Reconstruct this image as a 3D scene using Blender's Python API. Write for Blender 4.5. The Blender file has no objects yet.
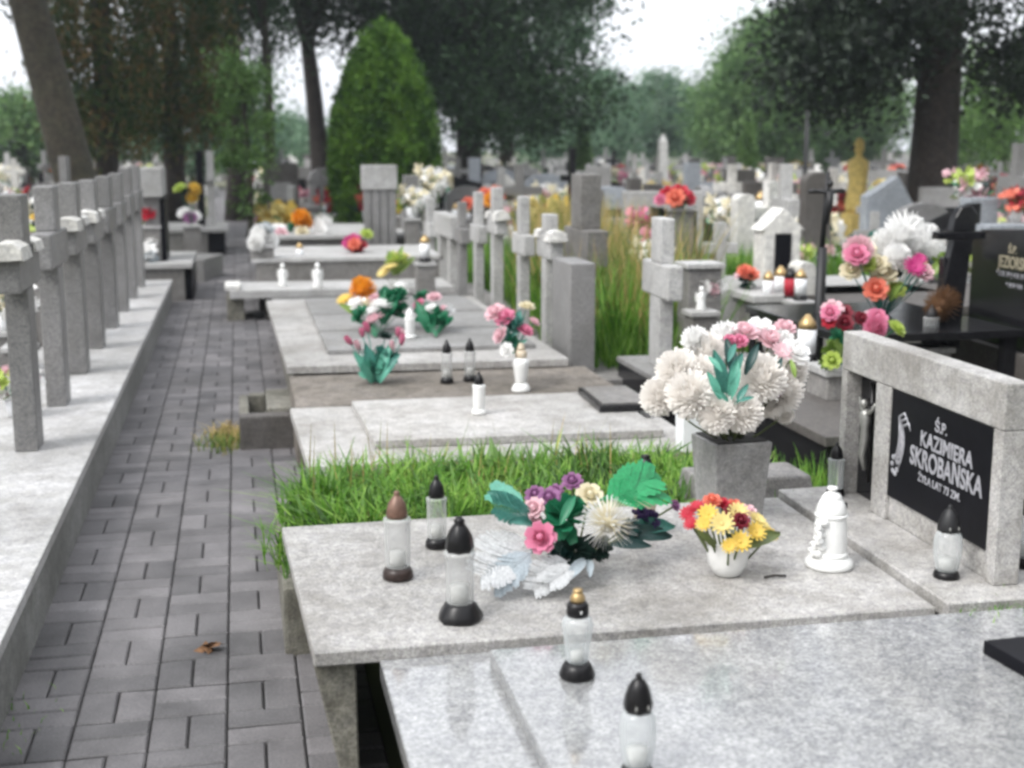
import bpy, bmesh, math, random
import numpy as np
from mathutils import Vector, Matrix, Euler

S = bpy.context.scene
COL = S.collection
R = math.radians
rnd = random.Random(7)

# ------------------------------------------------------------------ camera
F, H, HOR, VX = 1300.0, 1.5, 145.0, 236.0
PITCH = math.atan((384 - HOR) / F)
YAW = math.atan((512 - VX) * math.cos(PITCH) / F)
fw = Vector((math.sin(YAW) * math.cos(PITCH), math.cos(YAW) * math.cos(PITCH), -math.sin(PITCH)))
rt = Vector((math.cos(YAW), -math.sin(YAW), 0))
upv = rt.cross(fw)
EYE = Vector((0, 0, H))
cam = bpy.data.cameras.new('camera')
camo = bpy.data.objects.new('camera', cam)
COL.objects.link(camo)
camo.location = EYE
camo.rotation_euler = Matrix((rt, upv, -fw)).transposed().to_euler()
cam.sensor_width = 36
cam.lens = F / 1024 * 36
cam.clip_start = 0.05
cam.clip_end = 2000
cam.dof.use_dof = True
cam.dof.focus_distance = 3.7
cam.dof.aperture_fstop = 2.9
S.camera = camo
S.cycles.pixel_filter_type = 'BLACKMAN_HARRIS'
S.cycles.filter_width = 3.0
S.cycles.transparent_max_bounces = 12
S.cycles.max_bounces = 6
S.cycles.volume_bounces = 0

# ------------------------------------------------------------------ world and sun
W = bpy.data.worlds.new('World')
S.world = W
W.use_nodes = True
nt = W.node_tree
nt.nodes.clear()
sky = nt.nodes.new('ShaderNodeTexSky')
sky.sky_type = 'NISHITA'
sky.sun_disc = False
sky.sun_elevation = R(48)
sky.sun_rotation = R(242)
sky.dust_density = 4.0
sky.air_density = 1.0
hs = nt.nodes.new('ShaderNodeHueSaturation')
hs.inputs['Saturation'].default_value = 0.10
mixw = nt.nodes.new('ShaderNodeMixRGB')
mixw.inputs[0].default_value = 0.55          # overcast: the cloud layer evens the clear sky out
mixw.inputs[2].default_value = (8.3, 8.6, 9.2, 1)
bg = nt.nodes.new('ShaderNodeBackground')
bg.inputs[1].default_value = 0.13
wo = nt.nodes.new('ShaderNodeOutputWorld')
nt.links.new(sky.outputs[0], hs.inputs['Color'])
nt.links.new(hs.outputs[0], mixw.inputs[1])
tcw = nt.nodes.new('ShaderNodeTexCoord')
sxyz = nt.nodes.new('ShaderNodeSeparateXYZ')
nt.links.new(tcw.outputs['Generated'], sxyz.inputs[0])
mrw = nt.nodes.new('ShaderNodeMapRange')       # overcast sky: the zenith is brighter than the horizon
mrw.inputs['From Min'].default_value = 0.0
mrw.inputs['From Max'].default_value = 1.0
mrw.inputs['To Min'].default_value = 0.90
mrw.inputs['To Max'].default_value = 1.5
nt.links.new(sxyz.outputs['Z'], mrw.inputs['Value'])
scw = nt.nodes.new('ShaderNodeVectorMath')
scw.operation = 'SCALE'
nt.links.new(mixw.outputs[0], scw.inputs[0])
nt.links.new(mrw.outputs[0], scw.inputs['Scale'])
nt.links.new(scw.outputs[0], bg.inputs[0])
nt.links.new(bg.outputs[0], wo.inputs[0])
sun = bpy.data.lights.new('sun', 'SUN')
sun.energy = 1.35
sun.angle = R(25)
sun.color = (1, 0.97, 0.93)
suno = bpy.data.objects.new('sun', sun)
COL.objects.link(suno)
suno.rotation_euler = (R(42), 0, R(-62))
S.view_settings.view_transform = 'Standard'
S.view_settings.look = 'None'
S.view_settings.gamma = 1
S.view_settings.exposure = 0.82
S.view_settings.use_curve_mapping = False


# ------------------------------------------------------------------ pixel helpers (photo point -> world point)
def ray(u, v):
    return fw * F + rt * (u - 512) - upv * (v - 384)


def P(u, v, z=0.0):
    d = ray(u, v)
    return EYE + d * ((z - H) / d.z)


def Q(u, v, Y):
    d = ray(u, v)
    return EYE + d * (Y / d.y)


def ppm(Y):
    return F / (Y * 1.02)


# ------------------------------------------------------------------ materials
def newmat(name):
    m = bpy.data.materials.new(name)
    m.use_nodes = True
    n = m.node_tree
    b = n.nodes['Principled BSDF']
    return m, n, b


def L(n, a, b):
    n.links.new(a, b)


def ramp(n, pts):
    r = n.nodes.new('ShaderNodeValToRGB')
    e = r.color_ramp.elements
    e[0].position, e[0].color = pts[0][0], (*pts[0][1], 1)
    e[1].position, e[1].color = pts[-1][0], (*pts[-1][1], 1)
    for p, c in pts[1:-1]:
        k = e.new(p)
        k.color = (*c, 1)
    return r


def noise(n, scale, detail=3, rough=0.55, vec=None):
    t = n.nodes.new('ShaderNodeTexNoise')
    t.inputs['Scale'].default_value = scale
    t.inputs['Detail'].default_value = detail
    t.inputs['Roughness'].default_value = rough
    if vec is not None:
        L(n, vec, t.inputs['Vector'])
    return t


def mixc(n, mode, fac, a, b):
    m = n.nodes.new('ShaderNodeMixRGB')
    m.blend_type = mode
    if isinstance(fac, (int, float)):
        m.inputs[0].default_value = fac
    else:
        L(n, fac, m.inputs[0])
    for k, x in ((1, a), (2, b)):
        if isinstance(x, tuple):
            m.inputs[k].default_value = (*x, 1)
        else:
            L(n, x, m.inputs[k])
    return m.outputs[0]


def stone(name, lo, hi, grain=260, rough=0.6, stain=0.25, staincol=(0.10, 0.095, 0.075), bump=0.15, spec=0.5, big=2.2, coat=0):
    m, n, b = newmat(name)
    tc = n.nodes.new('ShaderNodeTexCoord')
    geo = n.nodes.new('ShaderNodeNewGeometry')
    oi = n.nodes.new('ShaderNodeObjectInfo')
    vec = tc.outputs['Object']
    n1 = noise(n, grain, 2, 0.7, vec)
    r1 = ramp(n, [(0.34, lo), (0.5, tuple((a + c) / 2 for a, c in zip(lo, hi))), (0.64, hi)])
    L(n, n1.outputs['Fac'], r1.inputs[0])
    n1b = noise(n, grain * 0.28, 3, 0.7, vec)
    r1b = ramp(n, [(0.35, (0.72, 0.72, 0.74)), (0.6, (1.08, 1.08, 1.06))])
    L(n, n1b.outputs['Fac'], r1b.inputs[0])
    c = mixc(n, 'MULTIPLY', 1.0, r1.outputs[0], r1b.outputs[0])
    n2 = noise(n, big, 6, 0.65, geo.outputs['Position'])
    r2 = ramp(n, [(0.42, (0, 0, 0)), (0.72, (1, 1, 1))])
    L(n, n2.outputs['Fac'], r2.inputs[0])
    mm = n.nodes.new('ShaderNodeMath')
    mm.operation = 'MULTIPLY'
    mm.inputs[1].default_value = stain
    L(n, r2.outputs[0], mm.inputs[0])
    c = mixc(n, 'MIX', mm.outputs[0], c, staincol)
    n4 = noise(n, big * 4.3, 5, 0.7, geo.outputs['Position'])
    r4 = ramp(n, [(0.36, (0.62, 0.61, 0.58)), (0.60, (1.04, 1.04, 1.04))])
    L(n, n4.outputs['Fac'], r4.inputs[0])
    c = mixc(n, 'MULTIPLY', min(1.0, stain * 1.5), c, r4.outputs[0])
    n5 = noise(n, big * 0.45, 2, 0.5, geo.outputs['Position'])
    r5 = ramp(n, [(0.38, (0.80, 0.80, 0.79)), (0.62, (1.06, 1.06, 1.06))])
    L(n, n5.outputs['Fac'], r5.inputs[0])
    c = mixc(n, 'MULTIPLY', 1.0, c, r5.outputs[0])
    # objects differ a little from one another
    mr = n.nodes.new('ShaderNodeMapRange')
    mr.inputs['To Min'].default_value = 0.9
    mr.inputs['To Max'].default_value = 1.08
    L(n, oi.outputs['Random'], mr.inputs['Value'])
    cb = n.nodes.new('ShaderNodeVectorMath')
    cb.operation = 'SCALE'
    L(n, c, cb.inputs[0])
    L(n, mr.outputs[0], cb.inputs['Scale'])
    L(n, cb.outputs[0], b.inputs['Base Color'])
    rr = n.nodes.new('ShaderNodeMapRange')
    rr.inputs['To Min'].default_value = max(rough - 0.1, 0.02)
    rr.inputs['To Max'].default_value = min(rough + 0.15, 1)
    L(n, n2.outputs['Fac'], rr.inputs['Value'])
    L(n, rr.outputs[0], b.inputs['Roughness'])
    b.inputs['Specular IOR Level'].default_value = spec
    b.inputs['Coat Weight'].default_value = coat
    bp = n.nodes.new('ShaderNodeBump')
    bp.inputs['Strength'].default_value = bump
    bp.inputs['Distance'].default_value = 0.003
    L(n, n1b.outputs['Fac'], bp.inputs['Height'])
    L(n, bp.outputs[0], b.inputs['Normal'])
    return m


def plain(name, col, rough=0.5, metal=0.0, vary=0.12, scale=40, spec=0.5, trans=0.0):
    m, n, b = newmat(name)
    tc = n.nodes.new('ShaderNodeTexCoord')
    t = noise(n, scale, 3, 0.6, tc.outputs['Object'])
    r = ramp(n, [(0.3, tuple(max(c * (1 - vary), 0) for c in col)), (0.7, tuple(min(c * (1 + vary), 1) for c in col))])
    L(n, t.outputs['Fac'], r.inputs[0])
    L(n, r.outputs[0], b.inputs['Base Color'])
    b.inputs['Roughness'].default_value = rough
    b.inputs['Metallic'].default_value = metal
    b.inputs['Specular IOR Level'].default_value = spec
    if trans:
        tr = n.nodes.new('ShaderNodeBsdfTranslucent')
        L(n, r.outputs[0], tr.inputs[0])
        mx = n.nodes.new('ShaderNodeMixShader')
        mx.inputs[0].default_value = trans
        out = n.nodes['Material Output']
        L(n, b.outputs[0], mx.inputs[1])
        L(n, tr.outputs[0], mx.inputs[2])
        L(n, mx.outputs[0], out.inputs[0])
    return m


def leafmat(name, c1, c2, c3=None, rough=0.6, trans=0.3, scale=0.9):
    m, n, b = newmat(name)
    geo = n.nodes.new('ShaderNodeNewGeometry')
    t = noise(n, scale, 3, 0.6, geo.outputs['Position'])
    pts = [(0.36, c1), (0.62, c2)] if c3 is None else [(0.34, c1), (0.5, c2), (0.66, c3)]
    r = ramp(n, pts)
    ad = n.nodes.new('ShaderNodeMath')
    ad.operation = 'MULTIPLY_ADD'
    ad.inputs[1].default_value = 0.35
    L(n, geo.outputs['Random Per Island'], ad.inputs[0])
    sb = n.nodes.new('ShaderNodeMath')
    sb.operation = 'SUBTRACT'
    sb.inputs[1].default_value = 0.175
    L(n, ad.outputs[0], sb.inputs[0])
    L(n, t.outputs['Fac'], ad.inputs[2])
    L(n, sb.outputs[0], r.inputs[0])
    L(n, r.outputs[0], b.inputs['Base Color'])
    b.inputs['Roughness'].default_value = rough
    b.inputs['Specular IOR Level'].default_value = 0.3
    tr = n.nodes.new('ShaderNodeBsdfTranslucent')
    L(n, r.outputs[0], tr.inputs[0])
    mx = n.nodes.new('ShaderNodeMixShader')
    mx.inputs[0].default_value = trans
    L(n, b.outputs[0], mx.inputs[1])
    L(n, tr.outputs[0], mx.inputs[2])
    L(n, mx.outputs[0], n.nodes['Material Output'].inputs[0])
    return m


def glassmat(name, col=(0.9, 0.92, 0.92), clear=0.55, rough=0.12):
    m, n, b = newmat(name)
    b.inputs['Base Color'].default_value = (*col, 1)
    b.inputs['Roughness'].default_value = rough
    b.inputs['Specular IOR Level'].default_value = 0.8
    tp = n.nodes.new('ShaderNodeBsdfTransparent')
    fr = n.nodes.new('ShaderNodeLayerWeight')
    fr.inputs[0].default_value = 0.35
    mt = n.nodes.new('ShaderNodeMath')
    mt.operation = 'MULTIPLY_ADD'
    mt.inputs[1].default_value = 0.6
    mt.inputs[2].default_value = 1 - clear
    mt.use_clamp = True
    L(n, fr.outputs['Facing'], mt.inputs[0])
    mx = n.nodes.new('ShaderNodeMixShader')
    L(n, mt.outputs[0], mx.inputs[0])
    L(n, tp.outputs[0], mx.inputs[1])
    L(n, b.outputs[0], mx.inputs[2])
    L(n, mx.outputs[0], n.nodes['Material Output'].inputs[0])
    return m


def pavermat():
    m, n, b = newmat('concrete_paver')
    geo = n.nodes.new('ShaderNodeNewGeometry')
    r = ramp(n, [(0.0, (0.092, 0.089, 0.091)), (0.5, (0.120, 0.115, 0.117)), (1.0, (0.158, 0.151, 0.154))])
    L(n, geo.outputs['Random Per Island'], r.inputs[0])
    t = noise(n, 2.3, 6, 0.65, geo.outputs['Position'])
    r2 = ramp(n, [(0.32, (0.55, 0.55, 0.55)), (0.62, (1.2, 1.19, 1.19))])
    L(n, t.outputs['Fac'], r2.inputs[0])
    c = mixc(n, 'MULTIPLY', 1, r.outputs[0], r2.outputs[0])
    t2 = noise(n, 160, 2, 0.7, geo.outputs['Position'])
    r3 = ramp(n, [(0.3, (0.7, 0.7, 0.7)), (0.7, (1.25, 1.25, 1.25))])
    L(n, t2.outputs['Fac'], r3.inputs[0])
    c = mixc(n, 'MULTIPLY', 1, c, r3.outputs[0])
    L(n, c, b.inputs['Base Color'])
    b.inputs['Roughness'].default_value = 0.62
    b.inputs['Specular IOR Level'].default_value = 0.45
    bp = n.nodes.new('ShaderNodeBump')
    bp.inputs['Strength'].default_value = 0.4
    bp.inputs['Distance'].default_value = 0.003
    L(n, t2.outputs['Fac'], bp.inputs['Height'])
    L(n, bp.outputs[0], b.inputs['Normal'])
    return m


M = {}
M['paver'] = pavermat()
M['joint'] = plain('joint_sand', (0.025, 0.024, 0.022), 0.95, vary=0.4, scale=30)
M['soil'] = leafmat('soil_and_turf', (0.035, 0.045, 0.018), (0.07, 0.085, 0.035), (0.13, 0.12, 0.085), 0.95, 0.0, 0.6)
M['lightgranite'] = stone('light_terrazzo', (0.25, 0.242, 0.235), (0.56, 0.548, 0.535), 210, 0.5, 0.5, (0.19, 0.17, 0.145))
M['plinthstone'] = stone('plinth_terrazzo', (0.36, 0.358, 0.36), (0.68, 0.675, 0.675), 210, 0.4, 0.45, (0.20, 0.19, 0.18))
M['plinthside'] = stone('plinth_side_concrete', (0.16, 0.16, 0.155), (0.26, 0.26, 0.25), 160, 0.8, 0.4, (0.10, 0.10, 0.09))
M['polished'] = stone('polished_granite', (0.19, 0.193, 0.196), (0.42, 0.423, 0.426), 135, 0.09, 0.12, (0.3, 0.3, 0.3), 0.02, 0.8, 2.5, 0.35)
M['crossgrey'] = stone('grey_cross_granite', (0.12, 0.12, 0.12), (0.29, 0.285, 0.285), 240, 0.42, 0.25, (0.17, 0.16, 0.15), 0.1)
M['crosslight'] = stone('pale_cross_terrazzo', (0.30, 0.30, 0.298), (0.52, 0.515, 0.51), 220, 0.6, 0.3, (0.22, 0.21, 0.19))
M['panelgrey'] = stone('grey_cover_slab', (0.20, 0.20, 0.20), (0.33, 0.325, 0.32), 200, 0.6, 0.4, (0.15, 0.14, 0.13))
M['oldconc'] = stone('old_concrete', (0.13, 0.125, 0.105), (0.27, 0.26, 0.225), 120, 0.9, 0.6, (0.09, 0.085, 0.06), 0.5)
M['brownconc'] = stone('brown_stained_concrete', (0.13, 0.115, 0.10), (0.24, 0.215, 0.19), 90, 0.9, 0.55, (0.09, 0.075, 0.055), 0.5)
M['darkstone'] = stone('dark_brown_stone', (0.055, 0.05, 0.047), (0.13, 0.12, 0.112), 160, 0.6, 0.4, (0.07, 0.06, 0.05), 0.2)
M['midstone'] = stone('mid_grey_stone', (0.14, 0.135, 0.13), (0.26, 0.25, 0.245), 160, 0.7, 0.4, (0.1, 0.09, 0.07), 0.2)
M['black'] = stone('black_granite', (0.006, 0.006, 0.008), (0.018, 0.018, 0.02), 200, 0.15, 0.1, (0.02, 0.02, 0.02), 0.02, 0.3)
M['blackslate'] = plain('black_slate_panel', (0.004, 0.004, 0.006), 0.45, vary=0.3, scale=30, spec=0.12)
M['bluegrey'] = stone('blue_grey_stone', (0.22, 0.24, 0.27), (0.38, 0.41, 0.45), 100, 0.5, 0.2, (0.2, 0.2, 0.2), 0.1)
M['yellowstone'] = stone('ochre_stone', (0.55, 0.40, 0.10), (0.78, 0.60, 0.22), 60, 0.8, 0.15, (0.3, 0.22, 0.08), 0.3)
M['whitestone'] = stone('white_painted_stone', (0.52, 0.51, 0.49), (0.78, 0.77, 0.74), 60, 0.6, 0.3, (0.4, 0.38, 0.33), 0.1)
M['letter'] = plain('grey_lettering', (0.30, 0.30, 0.32), 0.5, vary=0.3, scale=60)
M['gold'] = plain('faded_gold_lettering', (0.30, 0.27, 0.19), 0.5, vary=0.2)
M['silver'] = plain('tarnished_silver', (0.32, 0.32, 0.30), 0.4, 0.6)
M['blackplastic'] = plain('black_plastic', (0.006, 0.0055, 0.006), 0.3, vary=0.3, spec=0.3)
M['brownplastic'] = plain('dark_brown_plastic', (0.028, 0.018, 0.015), 0.35, vary=0.3, spec=0.3)
M['copperlid'] = plain('copper_brown_lid', (0.15, 0.085, 0.06), 0.4, 0.3, vary=0.3)
M['goldknob'] = plain('tarnished_gold_knob', (0.40, 0.28, 0.13), 0.35, 0.6)
M['glass'] = glassmat('lantern_glass', (0.55, 0.58, 0.58), 0.74, 0.08)
M['milkglass'] = glassmat('milky_lantern_glass', (0.50, 0.51, 0.50), 0.76, 0.10)
M['candle'] = plain('white_candle_wax', (0.66, 0.66, 0.63), 0.6, vary=0.1, trans=0.2)
M['ceramic'] = plain('white_glazed_ceramic', (0.72, 0.72, 0.70), 0.22, vary=0.06)
M['creamc'] = plain('cream_ceramic', (0.5, 0.42, 0.31), 0.4)
M['whiteplastic'] = plain('white_plastic', (0.74, 0.75, 0.76), 0.35, vary=0.05)
M['purple'] = plain('purple_glass', (0.055, 0.03, 0.10), 0.25, vary=0.2)
M['bark'] = stone('bark', (0.022, 0.018, 0.012), (0.06, 0.05, 0.034), 18, 0.95, 0.5, (0.05, 0.055, 0.03), 1.0)
M['darkbark'] = stone('dark_bark', (0.014, 0.010, 0.008), (0.045, 0.034, 0.028), 18, 0.95, 0.5, (0.02, 0.018, 0.014), 1.0)
M['iron'] = plain('black_iron', (0.012, 0.012, 0.013), 0.5, 0.2)
M['grass'] = leafmat('grass_blades', (0.045, 0.13, 0.012), (0.11, 0.27, 0.025), (0.26, 0.42, 0.08), 0.5, 0.35, 5)
M['straw'] = leafmat('dry_grass', (0.10, 0.17, 0.03), (0.30, 0.26, 0.08), (0.52, 0.38, 0.17), 0.7, 0.3, 3)
M['deadleaf'] = plain('dead_leaf', (0.14, 0.07, 0.03), 0.8, vary=0.4, scale=80)
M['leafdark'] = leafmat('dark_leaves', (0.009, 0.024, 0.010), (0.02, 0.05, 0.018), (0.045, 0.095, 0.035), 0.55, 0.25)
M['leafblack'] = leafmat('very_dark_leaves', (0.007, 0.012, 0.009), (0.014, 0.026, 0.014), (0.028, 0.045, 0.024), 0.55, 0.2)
M['leafmid'] = leafmat('mid_green_leaves', (0.035, 0.085, 0.022), (0.08, 0.165, 0.045), (0.16, 0.27, 0.09), 0.6, 0.3)
M['leafgrey'] = leafmat('grey_green_leaves', (0.045, 0.10, 0.05), (0.09, 0.18, 0.095), (0.17, 0.27, 0.16), 0.6, 0.3)
M['leafthuja'] = leafmat('thuja_foliage', (0.02, 0.065, 0.008), (0.065, 0.16, 0.014), (0.14, 0.28, 0.03), 0.6, 0.25, 2.5)
M['leafbrown'] = leafmat('brown_tinged_foliage', (0.020, 0.055, 0.012), (0.05, 0.075, 0.018), (0.14, 0.085, 0.028), 0.7, 0.25, 1.6)
M['leafbright'] = leafmat('bright_green_foliage', (0.04, 0.09, 0.02), (0.09, 0.18, 0.04), (0.16, 0.28, 0.08), 0.6, 0.35, 2)

PET = {  # petals
    'white': (0.88, 0.87, 0.85), 'cream': (0.74, 0.68, 0.50), 'pink': (0.66, 0.22, 0.34), 'palepink': (0.74, 0.50, 0.54),
    'magenta': (0.50, 0.04, 0.20), 'red': (0.50, 0.025, 0.05), 'darkred': (0.20, 0.015, 0.03), 'yellow': (0.72, 0.52, 0.10),
    'paleyellow': (0.72, 0.60, 0.24), 'orange': (0.78, 0.36, 0.03), 'coral': (0.72, 0.20, 0.13), 'mauve': (0.30, 0.13, 0.27),
    'lime': (0.44, 0.55, 0.12), 'offwhite': (0.86, 0.83, 0.79), 'violet': (0.07, 0.04, 0.13), 'dark': (0.010, 0.032, 0.024), 'brown': (0.22, 0.12, 0.06)}
for k, c in PET.items():
    M['p_' + k] = plain(k + '_petals', c, 0.6, vary=0.16, scale=30, trans=0.35)
GRN = {'teal': (0.05, 0.20, 0.16), 'green': (0.015, 0.16, 0.075), 'darkteal': (0.012, 0.05, 0.045), 'mint': (0.10, 0.34, 0.25), 'fresh': (0.02, 0.28, 0.10),
       'silverleaf': (0.56, 0.57, 0.57), 'blueleaf': (0.34, 0.39, 0.42), 'limeleaf': (0.22, 0.33, 0.07), 'olive': (0.10, 0.13, 0.04)}
for k, c in GRN.items():
    M['g_' + k] = plain(k + '_leaf', c, 0.42, vary=0.25, scale=25, trans=0.2)


# ------------------------------------------------------------------ mesh helpers
class MB:
    def __init__(s):
        s.bm = bmesh.new()
        s.mats = []

    def mi(s, m):
        if m not in s.mats:
            s.mats.append(m)
        return s.mats.index(m)

    def box(s, x0, x1, y0, y1, z0, z1, m=None, bev=0.0, taper=(1, 1), rotz=0, rot=None, shear=0):
        b = bmesh.new()
        bmesh.ops.create_cube(b, size=1)
        cx, cy = (x0 + x1) / 2, (y0 + y1) / 2
        for v in b.verts:
            t = (v.co.z + .5)
            kx = 1 + (taper[0] - 1) * t
            ky = 1 + (taper[1] - 1) * t
            v.co = Vector((v.co.x * (x1 - x0) * kx, v.co.y * (y1 - y0) * ky, z0 + (z1 - z0) * t))
        if bev:
            bmesh.ops.bevel(b, geom=list(b.edges), offset=bev, segments=2, affect='EDGES', profile=0.6)
        if rotz:
            bmesh.ops.rotate(b, verts=b.verts, matrix=Matrix.Rotation(rotz, 3, 'Z'))
        bmesh.ops.translate(b, verts=b.verts, vec=(cx, cy, 0))
        s.add(b, m)
        return s

    def add(s, b, m=None):
        i = s.mi(m) if m else 0
        for f in b.faces:
            f.material_index = i
        me = bpy.data.meshes.new('tmp')
        b.to_mesh(me)
        b.free()
        n0 = len(s.bm.faces)
        s.bm.from_mesh(me)
        s.bm.faces.ensure_lookup_table()
        for f in s.bm.faces[n0:]:
            f.material_index = i
        bpy.data.meshes.remove(me)

    def lathe(s, prof, seg=20, c=(0, 0, 0), m=None, sq=0.0, wob=None):
        """prof: (radius, z) list"""
        bm = s.bm
        i = s.mi(m) if m else 0
        rings = []
        for r, z in prof:
            ring = []
            for k in range(seg):
                a = 2 * math.pi * k / seg
                rr = r
                if sq:
                    rr = r * (1 + sq * math.cos(4 * a) ** 2)
                if wob:
                    rr = r * wob(a, z)
                ring.append(bm.verts.new((c[0] + rr * math.cos(a), c[1] + rr * math.sin(a), c[2] + z)))
            rings.append(ring)
        for a, b in zip(rings, rings[1:]):
            for k in range(seg):
                f = bm.faces.new((a[k], a[(k + 1) % seg], b[(k + 1) % seg], b[k]))
                f.material_index = i
                f.smooth = True
        for rg, fl in ((rings[0], True), (rings[-1], False)):
            if prof[0 if fl else -1][0] > 1e-4:
                f = bm.faces.new(list(reversed(rg)) if fl else rg)
                f.material_index = i
        return s

    def tube(s, pts, rad, seg=8, m=None, cap=True):
        bm = s.bm
        i = s.mi(m) if m else 0
        pts = [Vector(p) for p in pts]
        if isinstance(rad, (int, float)):
            rad = [rad] * len(pts)
        rings = []
        for k, p in enumerate(pts):
            d = (pts[min(k + 1, len(pts) - 1)] - pts[max(k - 1, 0)]).normalized()
            a = d.cross(Vector((0, 0, 1)) if abs(d.z) < 0.9 else Vector((1, 0, 0))).normalized()
            b = d.cross(a)
            rings.append([bm.verts.new(p + (a * math.cos(2 * math.pi * q / seg) + b * math.sin(2 * math.pi * q / seg)) * rad[k]) for q in range(seg)])
        for a, b in zip(rings, rings[1:]):
            for q in range(seg):
                f = bm.faces.new((a[q], b[q], b[(q + 1) % seg], a[(q + 1) % seg]))
                f.material_index = i
                f.smooth = True
        if cap:
            bm.faces.new(rings[0]).material_index = i
            bm.faces.new(list(reversed(rings[-1]))).material_index = i
        return s

    def prism(s, poly, axis, a0, a1, m=None, bev=0):
        """poly in the other two axes, extruded along axis from a0 to a1"""
        b = bmesh.new()

        def mk(p, a):
            return {'x': (a, p[0], p[1]), 'y': (p[0], a, p[1]), 'z': (p[0], p[1], a)}[axis]
        A = [b.verts.new(mk(p, a0)) for p in poly]
        B = [b.verts.new(mk(p, a1)) for p in poly]
        b.faces.new(A)
        b.faces.new(list(reversed(B)))
        for k in range(len(poly)):
            j = (k + 1) % len(poly)
            b.faces.new((A[k], B[k], B[j], A[j]))
        bmesh.ops.recalc_face_normals(b, faces=b.faces)
        if bev:
            bmesh.ops.bevel(b, geom=list(b.edges), offset=bev, segments=1, affect='EDGES')
        s.add(b, m)
        return s

    def quadface(s, pts, m=None, smooth=False):
        f = s.bm.faces.new([s.bm.verts.new(p) for p in pts])
        f.material_index = s.mi(m) if m else 0
        f.smooth = smooth
        return s

    def sphere(s, c, r, m=None, sc=(1, 1, 1), u=12, v=8):
        b = bmesh.new()
        bmesh.ops.create_uvsphere(b, u_segments=u, v_segments=v, radius=r)
        for q in b.verts:
            q.co = Vector((q.co.x * sc[0] + c[0], q.co.y * sc[1] + c[1], q.co.z * sc[2] + c[2]))
        for f in b.faces:
            f.smooth = True
        s.add(b, m)
        return s

    def mesh(s, name, m=None):
        me = bpy.data.meshes.new(name)
        s.bm.to_mesh(me)
        s.bm.free()
        if s.mats:
            for q in s.mats:
                me.materials.append(M[q])
        elif m:
            me.materials.append(M[m])
        return me

    def obj(s, name, m=None, parent=None, loc=(0, 0, 0), rotz=0):
        return link(name, s.mesh(name, m), parent, loc, rotz)


def link(name, me, parent=None, loc=(0, 0, 0), rotz=0, scale=None, rot=None):
    o = bpy.data.objects.new(name, me)
    COL.objects.link(o)
    o.parent = parent
    o.location = loc
    o.rotation_euler = rot if rot is not None else (0, 0, rotz)
    if scale is not None:
        o.scale = (scale,) * 3 if isinstance(scale, (int, float)) else scale
    return o


def tag(o, label, cat, group=None, kind=None):
    if kind:
        o['kind'] = kind
    if label:
        o['label'] = label
    if cat:
        o['category'] = cat
    if group:
        o['group'] = group
    return o


def thing(name, label, cat, loc=(0, 0, 0), rotz=0, group=None):
    return tag(link(name, None, None, loc, rotz), label, cat, group)


def struct(name, o):
    o['kind'] = 'structure'
    return o


def dup(root, loc, rotz=0, label=None, group=None, scale=None):
    r = root.copy()
    COL.objects.link(r)
    r.location = loc
    r.rotation_euler = (0, 0, rotz)
    if scale is not None:
        r.scale = (scale,) * 3 if isinstance(scale, (int, float)) else scale
    if label:
        r['label'] = label
    if group:
        r['group'] = group
    for ch in list(root.children):
        c = ch.copy()
        COL.objects.link(c)
        c.parent = r
        for g in ch.children:
            d = g.copy()
            COL.objects.link(d)
            d.parent = c
    return r


def quads(name, V, mat, nv=4):
    """V: (n, nv, 3) array of separate faces"""
    n = len(V)
    me = bpy.data.meshes.new(name)
    me.vertices.add(n * nv)
    me.vertices.foreach_set('co', np.ascontiguousarray(V, dtype=np.float32).ravel())
    me.loops.add(n * nv)
    me.loops.foreach_set('vertex_index', np.arange(n * nv, dtype=np.int32))
    me.polygons.add(n)
    me.polygons.foreach_set('loop_start', np.arange(0, n * nv, nv, dtype=np.int32))
    me.polygons.foreach_set('loop_total', np.full(n, nv, dtype=np.int32))
    me.update(calc_edges=True)
    me.materials.append(M[mat])
    return me


def leaf_quads(C, size, rng, droop=0.0, aspect=0.55):
    n = len(C)
    d = rng.normal(size=(n, 3))
    d[:, 2] -= droop
    d /= np.linalg.norm(d, axis=1)[:, None]
    e = rng.normal(size=(n, 3))
    e -= (e * d).sum(1)[:, None] * d
    e /= np.linalg.norm(e, axis=1)[:, None]
    s = size * rng.uniform(0.6, 1.3, n)[:, None]
    a = C - d * s * .5
    b = C + d * s * .5
    return np.stack([a, C + e * s * aspect * .5, b, C - e * s * aspect * .5], 1)


# ================================================================== THE GROUND
g = MB()
N = 24
b = bmesh.new()
bmesh.ops.create_grid(b, x_segments=40, y_segments=40, size=300)
for v in b.verts:
    v.co.z = -0.035
g.add(b, 'soil')
struct('ground', g.obj('ground'))

# path: basket-weave concrete pavers
p = MB()
pit = 0.1965
X0 = -0.668
cells = 230
prnd = random.Random(3)


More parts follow.
